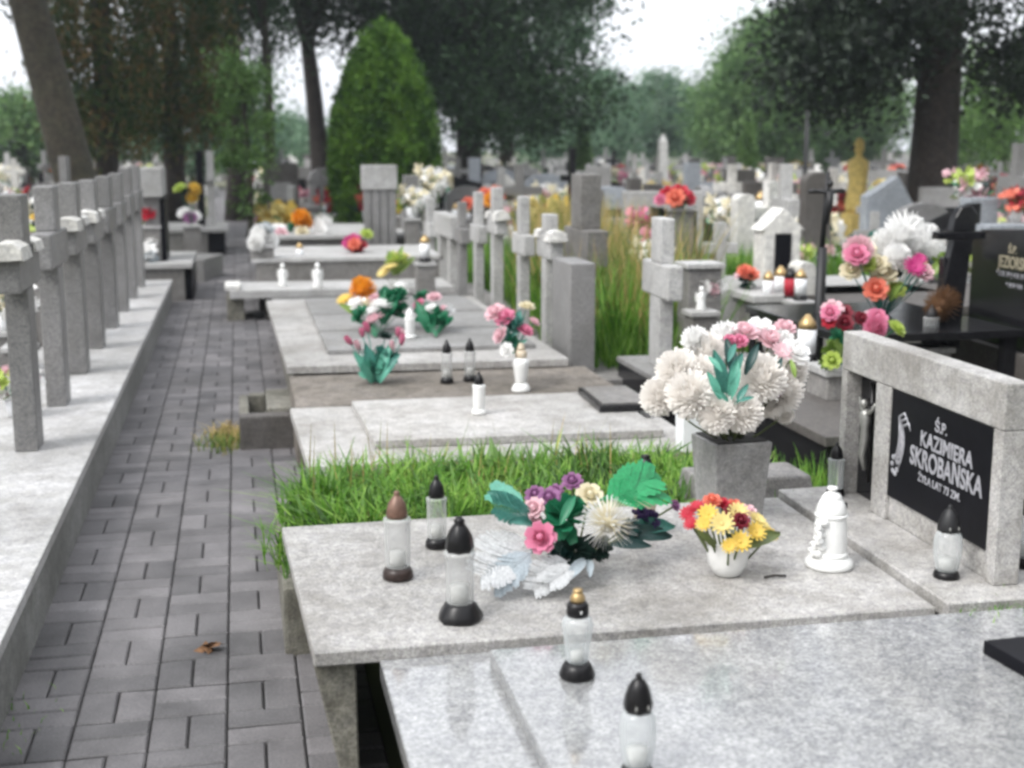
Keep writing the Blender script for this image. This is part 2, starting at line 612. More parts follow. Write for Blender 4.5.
def brick(x0, x1, y0, y1):
    g_ = 0.0024
    x0 += g_
    x1 -= g_
    y0 += g_ * 1.7
    y1 -= g_ * 1.7
    c = 0.005
    z = prnd.uniform(-0.0015, 0.0015)
    tx, ty = prnd.uniform(-.001, .001), prnd.uniform(-.001, .001)
    bm = p.bm
    lo = [bm.verts.new(q) for q in ((x0, y0, -.03), (x1, y0, -.03), (x1, y1, -.03), (x0, y1, -.03))]
    mi_ = [bm.verts.new(q) for q in ((x0, y0, z - c), (x1, y0, z - c), (x1, y1, z - c), (x0, y1, z - c))]
    hi = [bm.verts.new(q) for q in ((x0 + c, y0 + c, z - tx - ty), (x1 - c, y0 + c, z + tx - ty), (x1 - c, y1 - c, z + tx + ty), (x0 + c, y1 - c, z - tx + ty))]
    for A, B in ((lo, mi_), (mi_, hi)):
        for k in range(4):
            j = (k + 1) % 4
            bm.faces.new((A[k], A[j], B[j], B[k]))
    bm.faces.new(hi)


for ci in range(5):
    xa = X0 + ci * pit
    for r_ in range(cells):
        ya = 1.6 + r_ * pit
        if (ci + r_) % 2 == 0:
            brick(xa, xa + pit / 2, ya, ya + pit)
            brick(xa + pit / 2, xa + pit, ya, ya + pit)
        else:
            brick(xa, xa + pit, ya, ya + pit / 2)
            brick(xa, xa + pit, ya + pit / 2, ya + pit)
struct('path', p.obj('path', 'paver'))
j = MB()
j.quadface([(X0, 1.5, -.012), (X0 + 5 * pit, 1.5, -.012), (X0 + 5 * pit, 47, -.012), (X0, 47, -.012)])
struct('path_bed', j.obj('path_bed', 'joint'))

# ================================================================== GRAVES ALONG THE RIGHT OF THE PATH
def slabthing(name, label, cat, loc, group=None):
    return thing(name, label, cat, loc, 0, group)


# nearest grave: polished granite with raised cover slab
t = thing('grave', 'nearest grave, glossy speckled grey granite with raised cover slab', 'grave', (0.27, 2.2, 0))
MB().box(0, 2.2, -1.2, 0.53, 0.33, 0.375, None, 0.003).obj('base_slab', 'polished', t)
MB().box(0.235, 2.1, -1.1, 0.455, 0.376, 0.41, None, 0.003).obj('cover_slab', 'polished', t)
MB().box(0.10, 2.15, -1.1, 0.46, -0.03, 0.329).obj('foundation', 'oldconc', t)

# second grave, with the headstone
t = thing('grave', 'pale terrazzo grave bearing three glass lanterns and the mixed bouquet', 'grave', (0.11, 2.735, 0))
MB().prism([(0.016, 0), (1.505, -0.015), (1.53, 1.0), (-0.02, 0.985)], 'z', 0.368, 0.402, None, 0.003).obj('cover_slab', 'lightgranite', t)
MB().prism([(1.522, -0.04), (2.3, -0.05), (2.3, 1.06), (1.545, 1.03)], 'z', 0.375, 0.418, None, 0.003).obj('headstone_base', 'lightgranite', t)
MB().box(0.42, 2.25, 0.03, 0.97, -0.03, 0.367, None, 0.004).obj('foundation', 'oldconc', t)
MB().prism([(0.015, 0.366), (0.11, 0.366), (0.115, -.03), (0.095, -.03)], 'y', 0.03, 0.95, None, 0.004).obj('side_wall', 'oldconc', t)

# headstone with open side window and inscription plate
HX = 1.82
t = thing('headstone', 'pale granite headstone with black inscription plate and crucifix niche', 'headstone', (1.806, 2.786, 0.419), R(-1.5))
zt = 0.512
MB().box(0, 0.07, 0, 0.93, zt - .118, zt, None, 0.005).obj('top_beam', 'lightgranite', t)
MB().box(0.001, 0.069, 0.0, 0.045, 0, zt - .119, None, 0.003).obj('pillar', 'lightgranite', t)
MB().box(0.001, 0.069, 0.595, 0.69, 0, zt - .119, None, 0.003).obj('pillar', 'lightgranite', t)
MB().box(0.001, 0.069, 0.89, 0.929, 0, zt - .119, None, 0.003).obj('pillar', 'lightgranite', t)
MB().box(0.012, 0.062, 0.046, 0.594, 0, zt - .12, None, 0.003).obj('back_wall', 'lightgranite', t)
pl = MB().box(0.004, 0.0115, 0.048, 0.592, 0.075, zt - .122, None, 0.001).obj('inscription_plate', 'blackslate', t)
MB().box(0.05, 0.066, 0.691, 0.889, 0.001, zt - .12).obj('niche_panel', 'black', t)


def text(parent, s, y, z, size, x, mat, ext=0.001, align='CENTER', sx=1.0, name='lettering'):
    c = bpy.data.curves.new('txt', 'FONT')
    c.body = s
    c.size = size
    c.extrude = ext
    c.align_x = align
    c.offset = size * 0.018
    tmp = bpy.data.objects.new('txt', c)
    COL.objects.link(tmp)
    bpy.context.view_layer.update()
    dg = bpy.context.evaluated_depsgraph_get()
    me = bpy.data.meshes.new_from_object(tmp.evaluated_get(dg))
    bpy.data.objects.remove(tmp)
    bpy.data.curves.remove(c)
    me.materials.clear()
    me.materials.append(M[mat])
    # local x -> world -y, local y -> world z, normal -> -x
    mt = Matrix(((0, 0, -1, x), (-sx, 0, 0, y), (0, 1, 0, z), (0, 0, 0, 1)))
    me.transform(mt)
    return link(name, me, parent)


text(pl, 'Ś.P.', 0.305, 0.322, 0.042, 0.0032, 'letter')
text(pl, 'KAZIMIERA', 0.275, 0.266, 0.060, 0.0032, 'letter', sx=0.92)
text(pl, 'SKROBAŃSKA', 0.275, 0.203, 0.076, 0.0032, 'letter', sx=0.80)
text(pl, 'ŻYŁA LAT 73 ZM.', 0.30, 0.165, 0.030, 0.0032, 'letter')
em = MB()
for k in range(3):
    pts = [(0.0035, 0.553 - 0.010 * k - 0.025 * math.sin(q * 0.5), 0.19 + 0.026 * q - 0.012 * k) for q in range(6)]
    pts += [(0.0035, 0.510 - 0.014 * k, 0.335 - 0.012 * k), (0.0035, 0.492 - 0.010 * k, 0.315 - .012 * k)]
    em.tube(pts, [0.002, 0.004, 0.005, 0.006, 0.006, 0.005, 0.004, 0.002], 6)
for k in range(7):
    a = k * 0.9
    em.sphere((0.0035, 0.555 + 0.016 * math.cos(a), 0.175 + 0.026 * math.sin(a)), 0.011, None, (0.15, 1, 0.7))
em.obj('engraved_rose', 'letter', pl)
# crucifix figure in the niche
cr = MB()
cr.tube([(0.0400, 0.7900, 0.06), (0.0400, 0.7900, 0.37)], 0.008, 6)
cr.tube([(0.0400, 0.7350, 0.305), (0.0400, 0.8450, 0.305)], 0.007, 6)
crux = cr.obj('crucifix', 'blackplastic', t)
fg = MB()
fg.tube([(0.0250, 0.7900, 0.10), (0.0150, 0.7930, 0.15), (0.0200, 0.7880, 0.20), (0.0200, 0.7900, 0.235), (0.0200, 0.7900, 0.275), (0.0220, 0.7900, 0.292)], [0.006, 0.011, 0.014, 0.013, 0.020, 0.009], 10)
fg.sphere((0.0150, 0.7920, 0.306), 0.0135, None, (1, .9, 1.15))
for sy in (-1, 1):
    fg.tube([(0.022, 0.79 + .016 * sy, 0.278), (0.022, 0.79 + .034 * sy, 0.29), (0.026, 0.79 + .055 * sy, 0.318)], [0.008, 0.0065, 0.005], 8)
fg.obj('corpus_figure', 'silver', crux)

# grass-covered grave between second and third slab
t = thing('grave', 'overgrown grave bed of soil between two pale slabs', 'grave', (0.1, 3.74, 0))
MB().box(0.081, 1.75, 0, 1.05, -0.03, 0.23, None, 0.02).obj('soil_bed', 'soil', t)
MB().box(-.012, .08, 0.0, 0.95, -.03, .205, None, .012).obj('curb', 'oldconc', t)
MB().box(1.3, 1.72, 0.03, 0.35, 0.24, 0.44, None, 0.01, taper=(0.9, 0.6)).obj('stone_block', 'midstone', t)

rng = np.random.default_rng(5)


def blades(name, label, n, xr, yr, z0, hh, w, mat, lean=0.5, clump=None, rng=rng, keep=None):
    x = rng.uniform(*xr, n)
    y = rng.uniform(*yr, n)
    if clump:
        cx = rng.uniform(*xr, clump)
        cy = rng.uniform(*yr, clump)
        k = rng.integers(0, clump, n)
        x = cx[k] + rng.normal(0, .05, n)
        y = cy[k] + rng.normal(0, .05, n)
    if keep is not None:
        q = keep(x, y)
        x, y = x[q], y[q]
        n = len(x)
    h = rng.uniform(0.5, 1.15, n) * hh
    a = rng.uniform(0, 2 * np.pi, n)
    ln = rng.uniform(0.1, 1.0, n) * lean * h
    dx, dy = np.cos(a), np.sin(a)
    px, py = -dy * w / 2, dx * w / 2
    b0 = np.stack([x, y, np.full(n, z0)], 1)
    m1 = np.stack([x + dx * ln * .3, y + dy * ln * .3, z0 + h * .6], 1)
    tp = np.stack([x + dx * ln, y + dy * ln, z0 + h * np.where(ln > .6 * h, .85, 1)], 1)
    pv = np.stack([px, py, np.zeros(n)], 1)
    V = np.concatenate([np.stack([b0 - pv, b0 + pv, m1 + pv * .8, m1 - pv * .8], 1), np.stack([m1 - pv * .8, m1 + pv * .8, tp + pv * .1, tp - pv * .1], 1)])
    o = link(name, quads(name, V, mat))
    return tag(o, label, 'grass', None, 'stuff')


blades('grass', 'lush green grass growing on the overgrown grave bed', 7500, (0.22, 1.75), (3.78, 4.62), 0.225, 0.19, 0.011, 'grass', 1.3, 80)
blades('grass', 'loose grass spilling from the overgrown grave towards the path', 420, (0.12, 0.3), (3.76, 4.15), 0.2, 0.14, 0.007, 'grass', 1.5, 9)
blades('grass', 'dead straw coloured blades among the green grass of the overgrown bed', 1500, (0.2, 1.75), (3.78, 4.66), 0.225, 0.15, 0.007, 'straw', 1.2, 60)
blades('weeds', 'broad leaved weeds in the overgrown grave bed', 1100, (0.2, 1.7), (3.8, 4.6), 0.225, 0.19, 0.026, 'leafbright', 1.3, 26)
blades('seed_grass', 'tall seed stalks rising above the overgrown grave bed', 70, (0.2, 1.3), (4.2, 4.7), 0.23, 0.30, 0.006, 'straw', 0.3)

# third grave, low pale slab in two tiers
t = thing('grave', 'pale two tiered slab behind the green grass, with black plaque', 'grave', (0.2, 4.85, 0))
MB().prism([(0.025, 0), (1.62, -0.03), (1.62, 1.12), (0.0, 1.14)], 'z', 0.255, 0.30, None, 0.003).obj('base_slab', 'lightgranite', t)
MB().prism([(0.30, 0.24), (1.50, 0.20), (1.50, 1.08), (0.28, 1.08)], 'z', 0.301, 0.335, None, 0.003).obj('cover_slab', 'lightgranite', t)
MB().box(0.1, 1.6, 0.03, 1.1, -0.03, 0.254).obj('foundation', 'oldconc', t)

# planter box jutting in the path
t = thing('stone_planter', 'old hollow concrete block jutting into the paved path', 'block', (-0.035, 6.47, 0))
MB().box(0, 0.27, 0, 0.10, -.03, 0.17, None, 0.01).obj('front_wall', 'darkstone', t)
MB().box(0.0, 0.05, 0.10, 0.62, -.03, 0.165, None, 0.01).obj('side_wall', 'oldconc', t)
MB().box(0.14, 0.27, 0.101, 0.62, -.03, 0.19, None, 0.01).obj('side_wall', 'oldconc', t)
MB().box(0.051, 0.139, 0.54, 0.62, -.03, 0.175, None, 0.008).obj('back_wall', 'oldconc', t)
MB().box(0.051, 0.139, 0.101, 0.539, -.03, 0.02).obj('soil', 'joint', t)

# brown bed
t = thing('grave', 'low brown stained slab strewn with lanterns, behind the pale slab', 'grave', (0.23, 6.04, 0))
MB().box(0, 1.62, 0, 0.84, -0.03, 0.295, None, 0.012).obj('slab', 'brownconc', t)

# triple grave frame with three panels
t = thing('grave', 'wide pale frame holding three grey cover panels', 'grave', (0.2, 6.90, 0))
MB().prism([(0.02, 0), (1.55, -0.05), (1.55, 3.05), (-0.02, 3.05)], 'z', 0.30, 0.345, None, 0.004).obj('frame_slab', 'lightgranite', t)
MB().box(0.06, 1.5, 0.06, 3.0, -0.03, 0.299).obj('foundation', 'oldconc', t)
for k, (a_, b_) in enumerate(((0.34, 1.08), (1.13, 1.92), (1.97, 2.85))):
    MB().box(0.26, 1.45, a_, b_, 0.346, 0.372, None, 0.004).obj('cover_panel', 'panelgrey', t)
MB().box(1.551, 1.95, -0.05, 5.2, -0.03, 0.22, None, 0.01).obj('headstone_base', 'midstone', t)

# graves farther along
t = thing('grave', 'grey stepped grave with white angel on its low front ledge', 'grave', (-0.1, 11.35, 0))
MB().box(0, 1.95, 0, 0.75, 0.20, 0.27, None, 0.006).obj('front_ledge', 'crosslight', t)
MB().box(-0.04, 0.09, 0.02, 0.45, 0.271, 0.31, None, 0.006).obj('corner_block', 'whitestone', t)
MB().box(-0.03, 0.12, 0.1, 0.6, -0.03, 0.20, None, 0.006).obj('foot', 'oldconc', t)
MB().box(0.3, 1.9, 0.1, 0.7, -0.03, 0.19, None, 0.006).obj('foundation', 'darkstone', t)
MB().box(0.25, 1.95, 0.76, 2.1, 0.0, 0.44, None, 0.008).obj('tomb_box', 'midstone', t)
MB().box(0.20, 1.97, 0.74, 2.15, 0.441, 0.48, None, 0.006).obj('cover_slab', 'crosslight', t)
t = thing('grave', 'grey box tomb covered with flowers, behind the stepped grave', 'grave', (0.2, 14.2, 0))
MB().box(0.1, 1.75, 0, 1.9, -0.03, 0.50, None, 0.01).obj('tomb_box', 'midstone', t)
MB().box(0.05, 1.8, -0.05, 1.95, 0.501, 0.55, None, 0.008).obj('cover_slab', 'crosslight', t)
t = thing('grave', 'low grey slab between the triple frame and the stepped grave', 'grave', (0.25, 10.05, 0))
MB().box(0, 1.5, 0, 1.1, -0.03, 0.22, None, 0.01).obj('slab', 'panelgrey', t)


# ================================================================== CROSSES
def cross_parts(t, hgt, w=0.20, th=0.09, bar=0.55, barh=0.17, drop=0.20, mat='crossgrey', taper=0.92):
    """Latin cross, arms along Y, faces +-X"""
    zb = hgt - drop
    MB().box(-th / 2, th / 2, -w / 2, w / 2, 0, zb - barh - .001, None, 0.006).obj('post', mat, t)
    MB().box(-th / 2 - .004, th / 2 + .004, -bar / 2, bar / 2, zb - barh, zb, None, 0.012).obj('crossbar', mat, t)
    MB().box(-th / 2, th / 2, -w / 2, w / 2, zb + .001, hgt, None, 0.008).obj('head', mat, t)


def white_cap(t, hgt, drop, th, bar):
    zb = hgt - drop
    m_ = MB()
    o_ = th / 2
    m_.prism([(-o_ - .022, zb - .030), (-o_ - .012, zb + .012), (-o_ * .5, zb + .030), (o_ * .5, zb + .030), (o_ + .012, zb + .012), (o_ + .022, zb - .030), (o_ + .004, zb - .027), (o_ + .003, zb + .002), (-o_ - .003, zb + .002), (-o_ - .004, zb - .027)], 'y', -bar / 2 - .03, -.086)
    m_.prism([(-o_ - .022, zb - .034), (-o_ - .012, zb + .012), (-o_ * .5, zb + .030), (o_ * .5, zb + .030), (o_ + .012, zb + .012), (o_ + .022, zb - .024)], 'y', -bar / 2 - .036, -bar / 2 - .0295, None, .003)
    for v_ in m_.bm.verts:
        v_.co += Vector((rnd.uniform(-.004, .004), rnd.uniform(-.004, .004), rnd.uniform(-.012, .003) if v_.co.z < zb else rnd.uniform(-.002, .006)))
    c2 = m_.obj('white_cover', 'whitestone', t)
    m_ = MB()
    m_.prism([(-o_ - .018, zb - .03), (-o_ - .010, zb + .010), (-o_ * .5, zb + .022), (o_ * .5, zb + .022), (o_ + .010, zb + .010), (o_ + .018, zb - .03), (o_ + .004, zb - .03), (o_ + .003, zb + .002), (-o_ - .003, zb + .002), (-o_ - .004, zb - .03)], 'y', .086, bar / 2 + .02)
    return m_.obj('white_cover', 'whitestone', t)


LG = 'row of grey granite crosses on the plinth left of the path'
LROW = ['nearest of the row on the left plinth', 'second nearest in the row on the left plinth', 'third in the row on the left plinth', 'fourth in the row on the left plinth', 'fifth in the row on the left plinth', 'sixth in the row on the left plinth', 'seventh in the row on the left plinth', 'farthest of the row on the left plinth']
t = thing('plinth', 'long pale stone plinth carrying the row of grey crosses', 'plinth', (-0.645, 2.0, 0))
MB().box(-0.62, 0, -.6, 10.85, 0.19, 0.23, None, 0.004).obj('top_slab', 'plinthstone', t)
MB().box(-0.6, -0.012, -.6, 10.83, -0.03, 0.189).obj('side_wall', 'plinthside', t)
c0 = thing('cross', 'tall grey granite cross, ' + LROW[0], 'cross', (-0.91, 5.72, 0.231), 0, LG)
cross_parts(c0, 1.07, 0.17, 0.095, 0.56, 0.17, 0.215)
ys = [6.70, 7.64, 8.58, 9.53, 10.47, 11.40, 12.3]
lefts = [c0]
for k, y in enumerate(ys):
    dd = dup(c0, (-0.91 + rnd.uniform(-.006, .006), y, 0.231), rnd.uniform(-.02, .02), 'grey granite cross, ' + LROW[k + 1], LG, (1, 1, rnd.uniform(0.985, 1.015)))
    lefts.append(dd)
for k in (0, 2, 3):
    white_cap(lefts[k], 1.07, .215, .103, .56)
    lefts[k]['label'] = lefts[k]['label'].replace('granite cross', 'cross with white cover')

# graves left of the plinth
for k in range(8):
    y = 5.25 + k * 0.97
    lab = 'pale slab grave left of the crosses, ' + ['nearest the camera', 'second from the camera', 'third from the camera', 'fourth from the camera', 'fifth from the camera', 'sixth from the camera', 'seventh from the camera', 'farthest from the camera'][k]
    t = thing('grave', lab, 'grave', (-1.35, y, 0), 0, 'slab graves left of the crosses')
    mt_ = ['lightgranite', 'panelgrey', 'lightgranite', 'darkstone', 'lightgranite', 'panelgrey', 'crosslight', 'midstone'][k]
    MB().box(-2.0, 0, 0, 0.86, 0.22, 0.27, None, 0.004).obj('cover_slab', 'lightgranite' if mt_ == 'darkstone' else mt_, t)
    MB().box(-1.9, -0.05, 0.05, 0.8, -0.03, 0.219).obj('foundation', 'darkstone', t)

# right row crosses
RG = 'stone crosses standing along the right hand grave row'


def rcross(lab, y, hgt, z0=0.221, x=1.88, **k):
    t = thing('cross', lab, 'cross', (x, y, z0), k.pop('rz', 0), RG)
    cap = k.pop('cap', False)
    cross_parts(t, hgt, **k)
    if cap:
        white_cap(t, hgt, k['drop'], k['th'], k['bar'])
    return t


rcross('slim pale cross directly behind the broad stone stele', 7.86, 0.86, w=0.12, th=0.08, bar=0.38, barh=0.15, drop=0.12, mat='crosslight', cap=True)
rcross('pale grey cross left of the dark stone cross', 8.63, 0.94, w=0.11, th=0.07, bar=0.40, barh=0.14, drop=0.25, mat='crosslight')
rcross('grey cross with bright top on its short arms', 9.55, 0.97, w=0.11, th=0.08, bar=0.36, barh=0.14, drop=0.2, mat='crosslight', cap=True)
rcross('tall thin grey cross near the orange flowers', 10.32, 0.91, w=0.11, th=0.07, bar=0.38, barh=0.14, drop=0.26, mat='crosslight')
rcross('short slim grey cross behind the thin tall one', 11.1, 0.80, w=0.11, th=0.07, bar=0.36, barh=0.13, drop=0.22, mat='crossgrey')
rcross('slim pale cross between the two legged cross and the grooved stele', 13.0, 0.98, z0=0.0, w=0.12, th=0.08, bar=0.4, barh=0.14, drop=0.24, mat='crosslight')
rcross('grey cross beside the grooved stele', 14.5, 1.17, z0=0.0, w=0.2, th=0.16, bar=0.55, barh=0.18, drop=0.4, mat='crossgrey')
rcross('large dark brown stone cross behind the stele', 8.5, 1.33, z0=-0.02, x=2.28, w=0.26, th=0.14, bar=0.62, barh=0.24, drop=0.36, mat='midstone')
rcross('large pale granite cross on a black block, left of the white chrysanthemums', 6.62, 0.79, z0=0.331, x=2.2, w=0.21, th=0.075, bar=0.54, barh=0.18, drop=0.235, mat='crosslight', rz=R(-3))
t = thing('cross', 'low wide cross standing on two legs beyond the green ribbons', 'cross', (1.88, 11.86, 0.15), 0, RG)
MB().box(-.06, .06, -.5, .5, 0.53, 0.73, None, .01).obj('crossbar', 'crosslight', t)
for y in (-.3, .3):
    MB().box(-.05, .05, y - .07, y + .07, 0, 0.529, None, .006).obj('leg', 'crosslight', t)

t = thing('stele', 'broad grey stone stele with pale left face beside dry grass', 'headstone', (1.8, 7.02, 0))
MB().box(0, 0.145, 0.0, 0.44, 0.12, 0.85, None, 0.008).obj('slab', 'crossgrey', t)
MB().box(-0.03, 0.17, -0.03, 0.47, -0.03, 0.119, None, 0.01).obj('foot', 'midstone', t)
t = thing('grave_block', 'low black granite block under the large pale cross', 'block', (2.06, 6.15, 0))
MB().box(0, 0.75, 0, 0.8, -0.03, 0.30, None, 0.006).obj('body', 'black', t)
MB().box(-0.005, 0.76, -0.01, 0.81, 0.301, 0.33, None, 0.004).obj('top_slab', 'panelgrey', t)
q = Q(380, 200, 14)
t = thing('stele', 'tall grey grooved stele in front of the thuja', 'headstone', (q.x, 14, 0))
bx = MB()
for k in range(4):
    bx.box(-0.175 + k * .09, -0.175 + k * .09 + .075, -.02, .03, 0.3, 1.03, None, 0.008)
bx.box(-0.165, .165, 0, .15, 0.3, 1.03)
bx.obj('fluted_slab', 'crossgrey', t)
MB().box(-0.185, .185, -.04, .17, 1.031, 1.29, None, 0.01).obj('cap', 'crosslight', t)
MB().box(-0.25, .25, -.08, .22, -0.03, 0.299, None, 0.01).obj('base', 'midstone', t)

# ledges on the left beyond the plinth
t = thing('ledge_grave', 'grey ledge with headstone at the far end of the plinth', 'grave', (-0.46, 13.0, 0))
MB().box(-0.9, 0, 0, 1.5, 0.32, 0.37, None, 0.006).obj('ledge_slab', 'crosslight', t)
MB().box(-0.85, -0.08, 0.03, 1.45, -0.03, 0.319).obj('support', 'midstone', t)
MB().box(-0.079, -0.01, 0.1, 1.4, 0, 0.315).obj('recess', 'blackslate', t)  # solid black block, painted shade of the hollow under the ledge
MB().box(-0.45, -0.30, 0.3, 0.9, 0.371, 1.0, None, 0.008).obj('headstone', 'crossgrey', t)
MB().box(-0.298, -0.25, 0.31, 0.89, 0.372, 0.98).obj('black_plate', 'blackslate', t)
MB().box(-0.5, -0.26, 0.2, 1.0, 1.001, 1.28, None, 0.008).obj('headstone_cap', 'crosslight', t)
t = thing('ledge_grave', 'farther grey ledge carrying a thin pale cross', 'grave', (-0.15, 18.4, 0))
MB().box(-1.0, 0, 0, 1.5, 0.32, 0.38, None, 0.006).obj('ledge_slab', 'crosslight', t)
MB().box(-0.95, -0.28, 0.03, 1.45, -0.03, 0.319).obj('support', 'midstone', t)
MB().box(-0.279, -0.05, 0.1, 1.4, 0, 0.315).obj('recess', 'blackslate', t)  # shade under this ledge is likewise a solid black block
for x, mt_ in ((-0.36, 'blackslate'), (-0.22, 'crosslight')):
    MB().box(x - .05, x + .05, 0.5, 0.62, 0.381, 1.42, None, 0.004).obj('post', mt_, t)
MB().box(-0.275, -0.165, 0.35, 0.77, 1.0, 1.1, None, 0.004).obj('crossbar', 'crosslight', t)

# ================================================================== RIGHT MIDDLE GROUND
# black headstone with gold lettering
bh = Q(952, 300, 6.25)
t = thing('headstone', 'black polished headstone with faded gold lettering at the right edge', 'headstone', (bh.x + .03, 4.9, 0.3), R(-4))
MB().prism([(1.40, 0.28), (1.40, 0.70), (1.32, 0.765), (0.9, 0.79), (-0.1, 0.80), (-0.1, 0.28)], 'x', 0, 0.08, None, 0.003).obj('slab', 'black', t)
MB().box(-0.05, 0.2, -0.15, 1.4, 0.20, 0.279, None, 0.004).obj('foot', 'black', t)
MB().box(-0.09, 0.7, -0.2, 1.5, -0.33, 0.199).obj('foundation', 'darkstone', t)
sl = t.children[0]
text(sl, 'Ś.P.', 0.98, 0.665, 0.055, -0.0015, 'gold')
text(sl, 'JEZIORSKI', 0.96, 0.590, 0.085, -0.0015, 'gold', sx=0.8)
text(sl, '* 2 IX 19 † 4 X 19', 0.99, 0.545, 0.036, -0.0015, 'letter')
text(sl, '* 18 IV 1931', 0.94, 0.495, 0.032, -0.0015, 'letter')
# black slab table
t = thing('grave', 'black polished grave with thin raised rim beyond the chrysanthemums', 'grave', (2.75, 5.6, 0))
MB().box(0, 0.95, 0, 1.2, 0.58, 0.62, None, 0.004).obj('rim_slab', 'black', t)
for x, y in ((0.05, 0.05), (0.9, 0.05), (0.05, 1.15), (0.9, 1.15)):
    MB().box(x - .03, x + .03, y - .03, y + .03, 0.33, 0.579).obj('leg', 'black', t)
MB().box(0.02, 0.93, 0.02, 1.18, -0.03, 0.329, None, 0.004).obj('body', 'midstone', t)
t = thing('grave', 'dark low grave box between the vase and the pale headstone', 'grave', (2.15, 4.45, 0))
MB().box(0, 1.0, 0, 0.9, -0.03, 0.38, None, 0.004).obj('body', 'black', t)
MB().box(-0.02, 1.02, -0.02, 0.92, 0.381, 0.42, None, 0.004).obj('top_slab', 'darkstone', t)
# iron cross
ic = Q(820, 300, 6.4)
t = thing('iron_cross', 'slender black iron cross with dark figure above the pink roses', 'cross', (ic.x, ic.y, 0))
zt_ = Q(826, 172, 6.4).z
MB().tube([(0, 0, 0), (0, 0, 0.97)], [0.03, 0.026], 10).obj('lower_post', 'iron', t)
MB().tube([(0, 0, .97), (0.015, 0, zt_)], [0.016, 0.012], 8).obj('upper_post', 'iron', t)
MB().tube([(-0.09, 0, zt_ - .10), (0.11, 0, zt_ - .10)], 0.012, 8).obj('crossbar', 'iron', t)
fgm = MB()
fgm.tube([(0.01, -0.02, zt_ - .27), (0.015, -0.03, zt_ - .17), (0.015, -0.025, zt_ - .10)], [0.01, 0.02, 0.024], 8)
fgm.sphere((0.015, -0.03, zt_ - 0.06), 0.018)
fgm.tube([(-0.07, -0.015, zt_ - .09), (0.015, -0.03, zt_ - .11), (0.09, -0.015, zt_ - .09)], [0.007, .012, .007], 6)
fgm.obj('corpus_figure', 'iron', t)
# black cross in front of the black headstone
bc = Q(945, 340, 5.9)
t = thing('cross', 'black granite cross leaning beside the black headstone', 'cross', (bc.x, 5.9, 0.5), 0)
h1 = Q(948, 205, 5.9).z - 0.5
MB().prism([(-0.09, 0), (0.05, 0), (0.045, 0.45), (0.0, 0.45)], 'x', -0.035, 0.035, None, 0.004).obj('post', 'black', t)
bb = MB()
bb.prism([(-0.10, 0.0), (0.06, 0.0), (0.10, h1 - .17), (0.0, h1 - .17)], 'y', -0.03, 0.03, None, 0.004)
bb.obj('shaft', 'black', t)
MB().box(-0.09, 0.17, -0.031, 0.031, h1 - .169, h1 - .13, None, 0.006).obj('crossbar', 'black', t)
MB().prism([(-0.01, h1 - .129), (0.11, h1 - .129), (0.12, h1 - .04), (0.08, h1), (0.03, h1 - .01), (0, h1 - .06)], 'y', -0.03, 0.03, None, 0.004).obj('head', 'black', t)
# chapel headstone
cp = Q(782, 265, 9.2)
k_ = 1 / ppm(9.2)
t = thing('headstone', 'white gabled headstone shaped like a small chapel with dark doorway', 'headstone', (cp.x, 9.2, 0))
zr = Q(782, 208, 9.2).z
hw = 20 * k_
MB().prism([(-hw, 0.2), (hw, 0.2), (hw, zr - .16), (hw * 1.25, zr - .17), (0, zr), (-hw * 1.25, zr - .17), (-hw, zr - .16)], 'y', 0, 0.22, None, 0.005).obj('gabled_block', 'whitestone', t)
MB().box(-hw * .45, hw * .45, -.012, -.001, 0.52, zr - .19).obj('doorway', 'blackslate', t)
MB().box(-hw * 1.4, hw * 1.4, -.1, 0.4, -.03, 0.199, None, 0.006).obj('base', 'midstone', t)


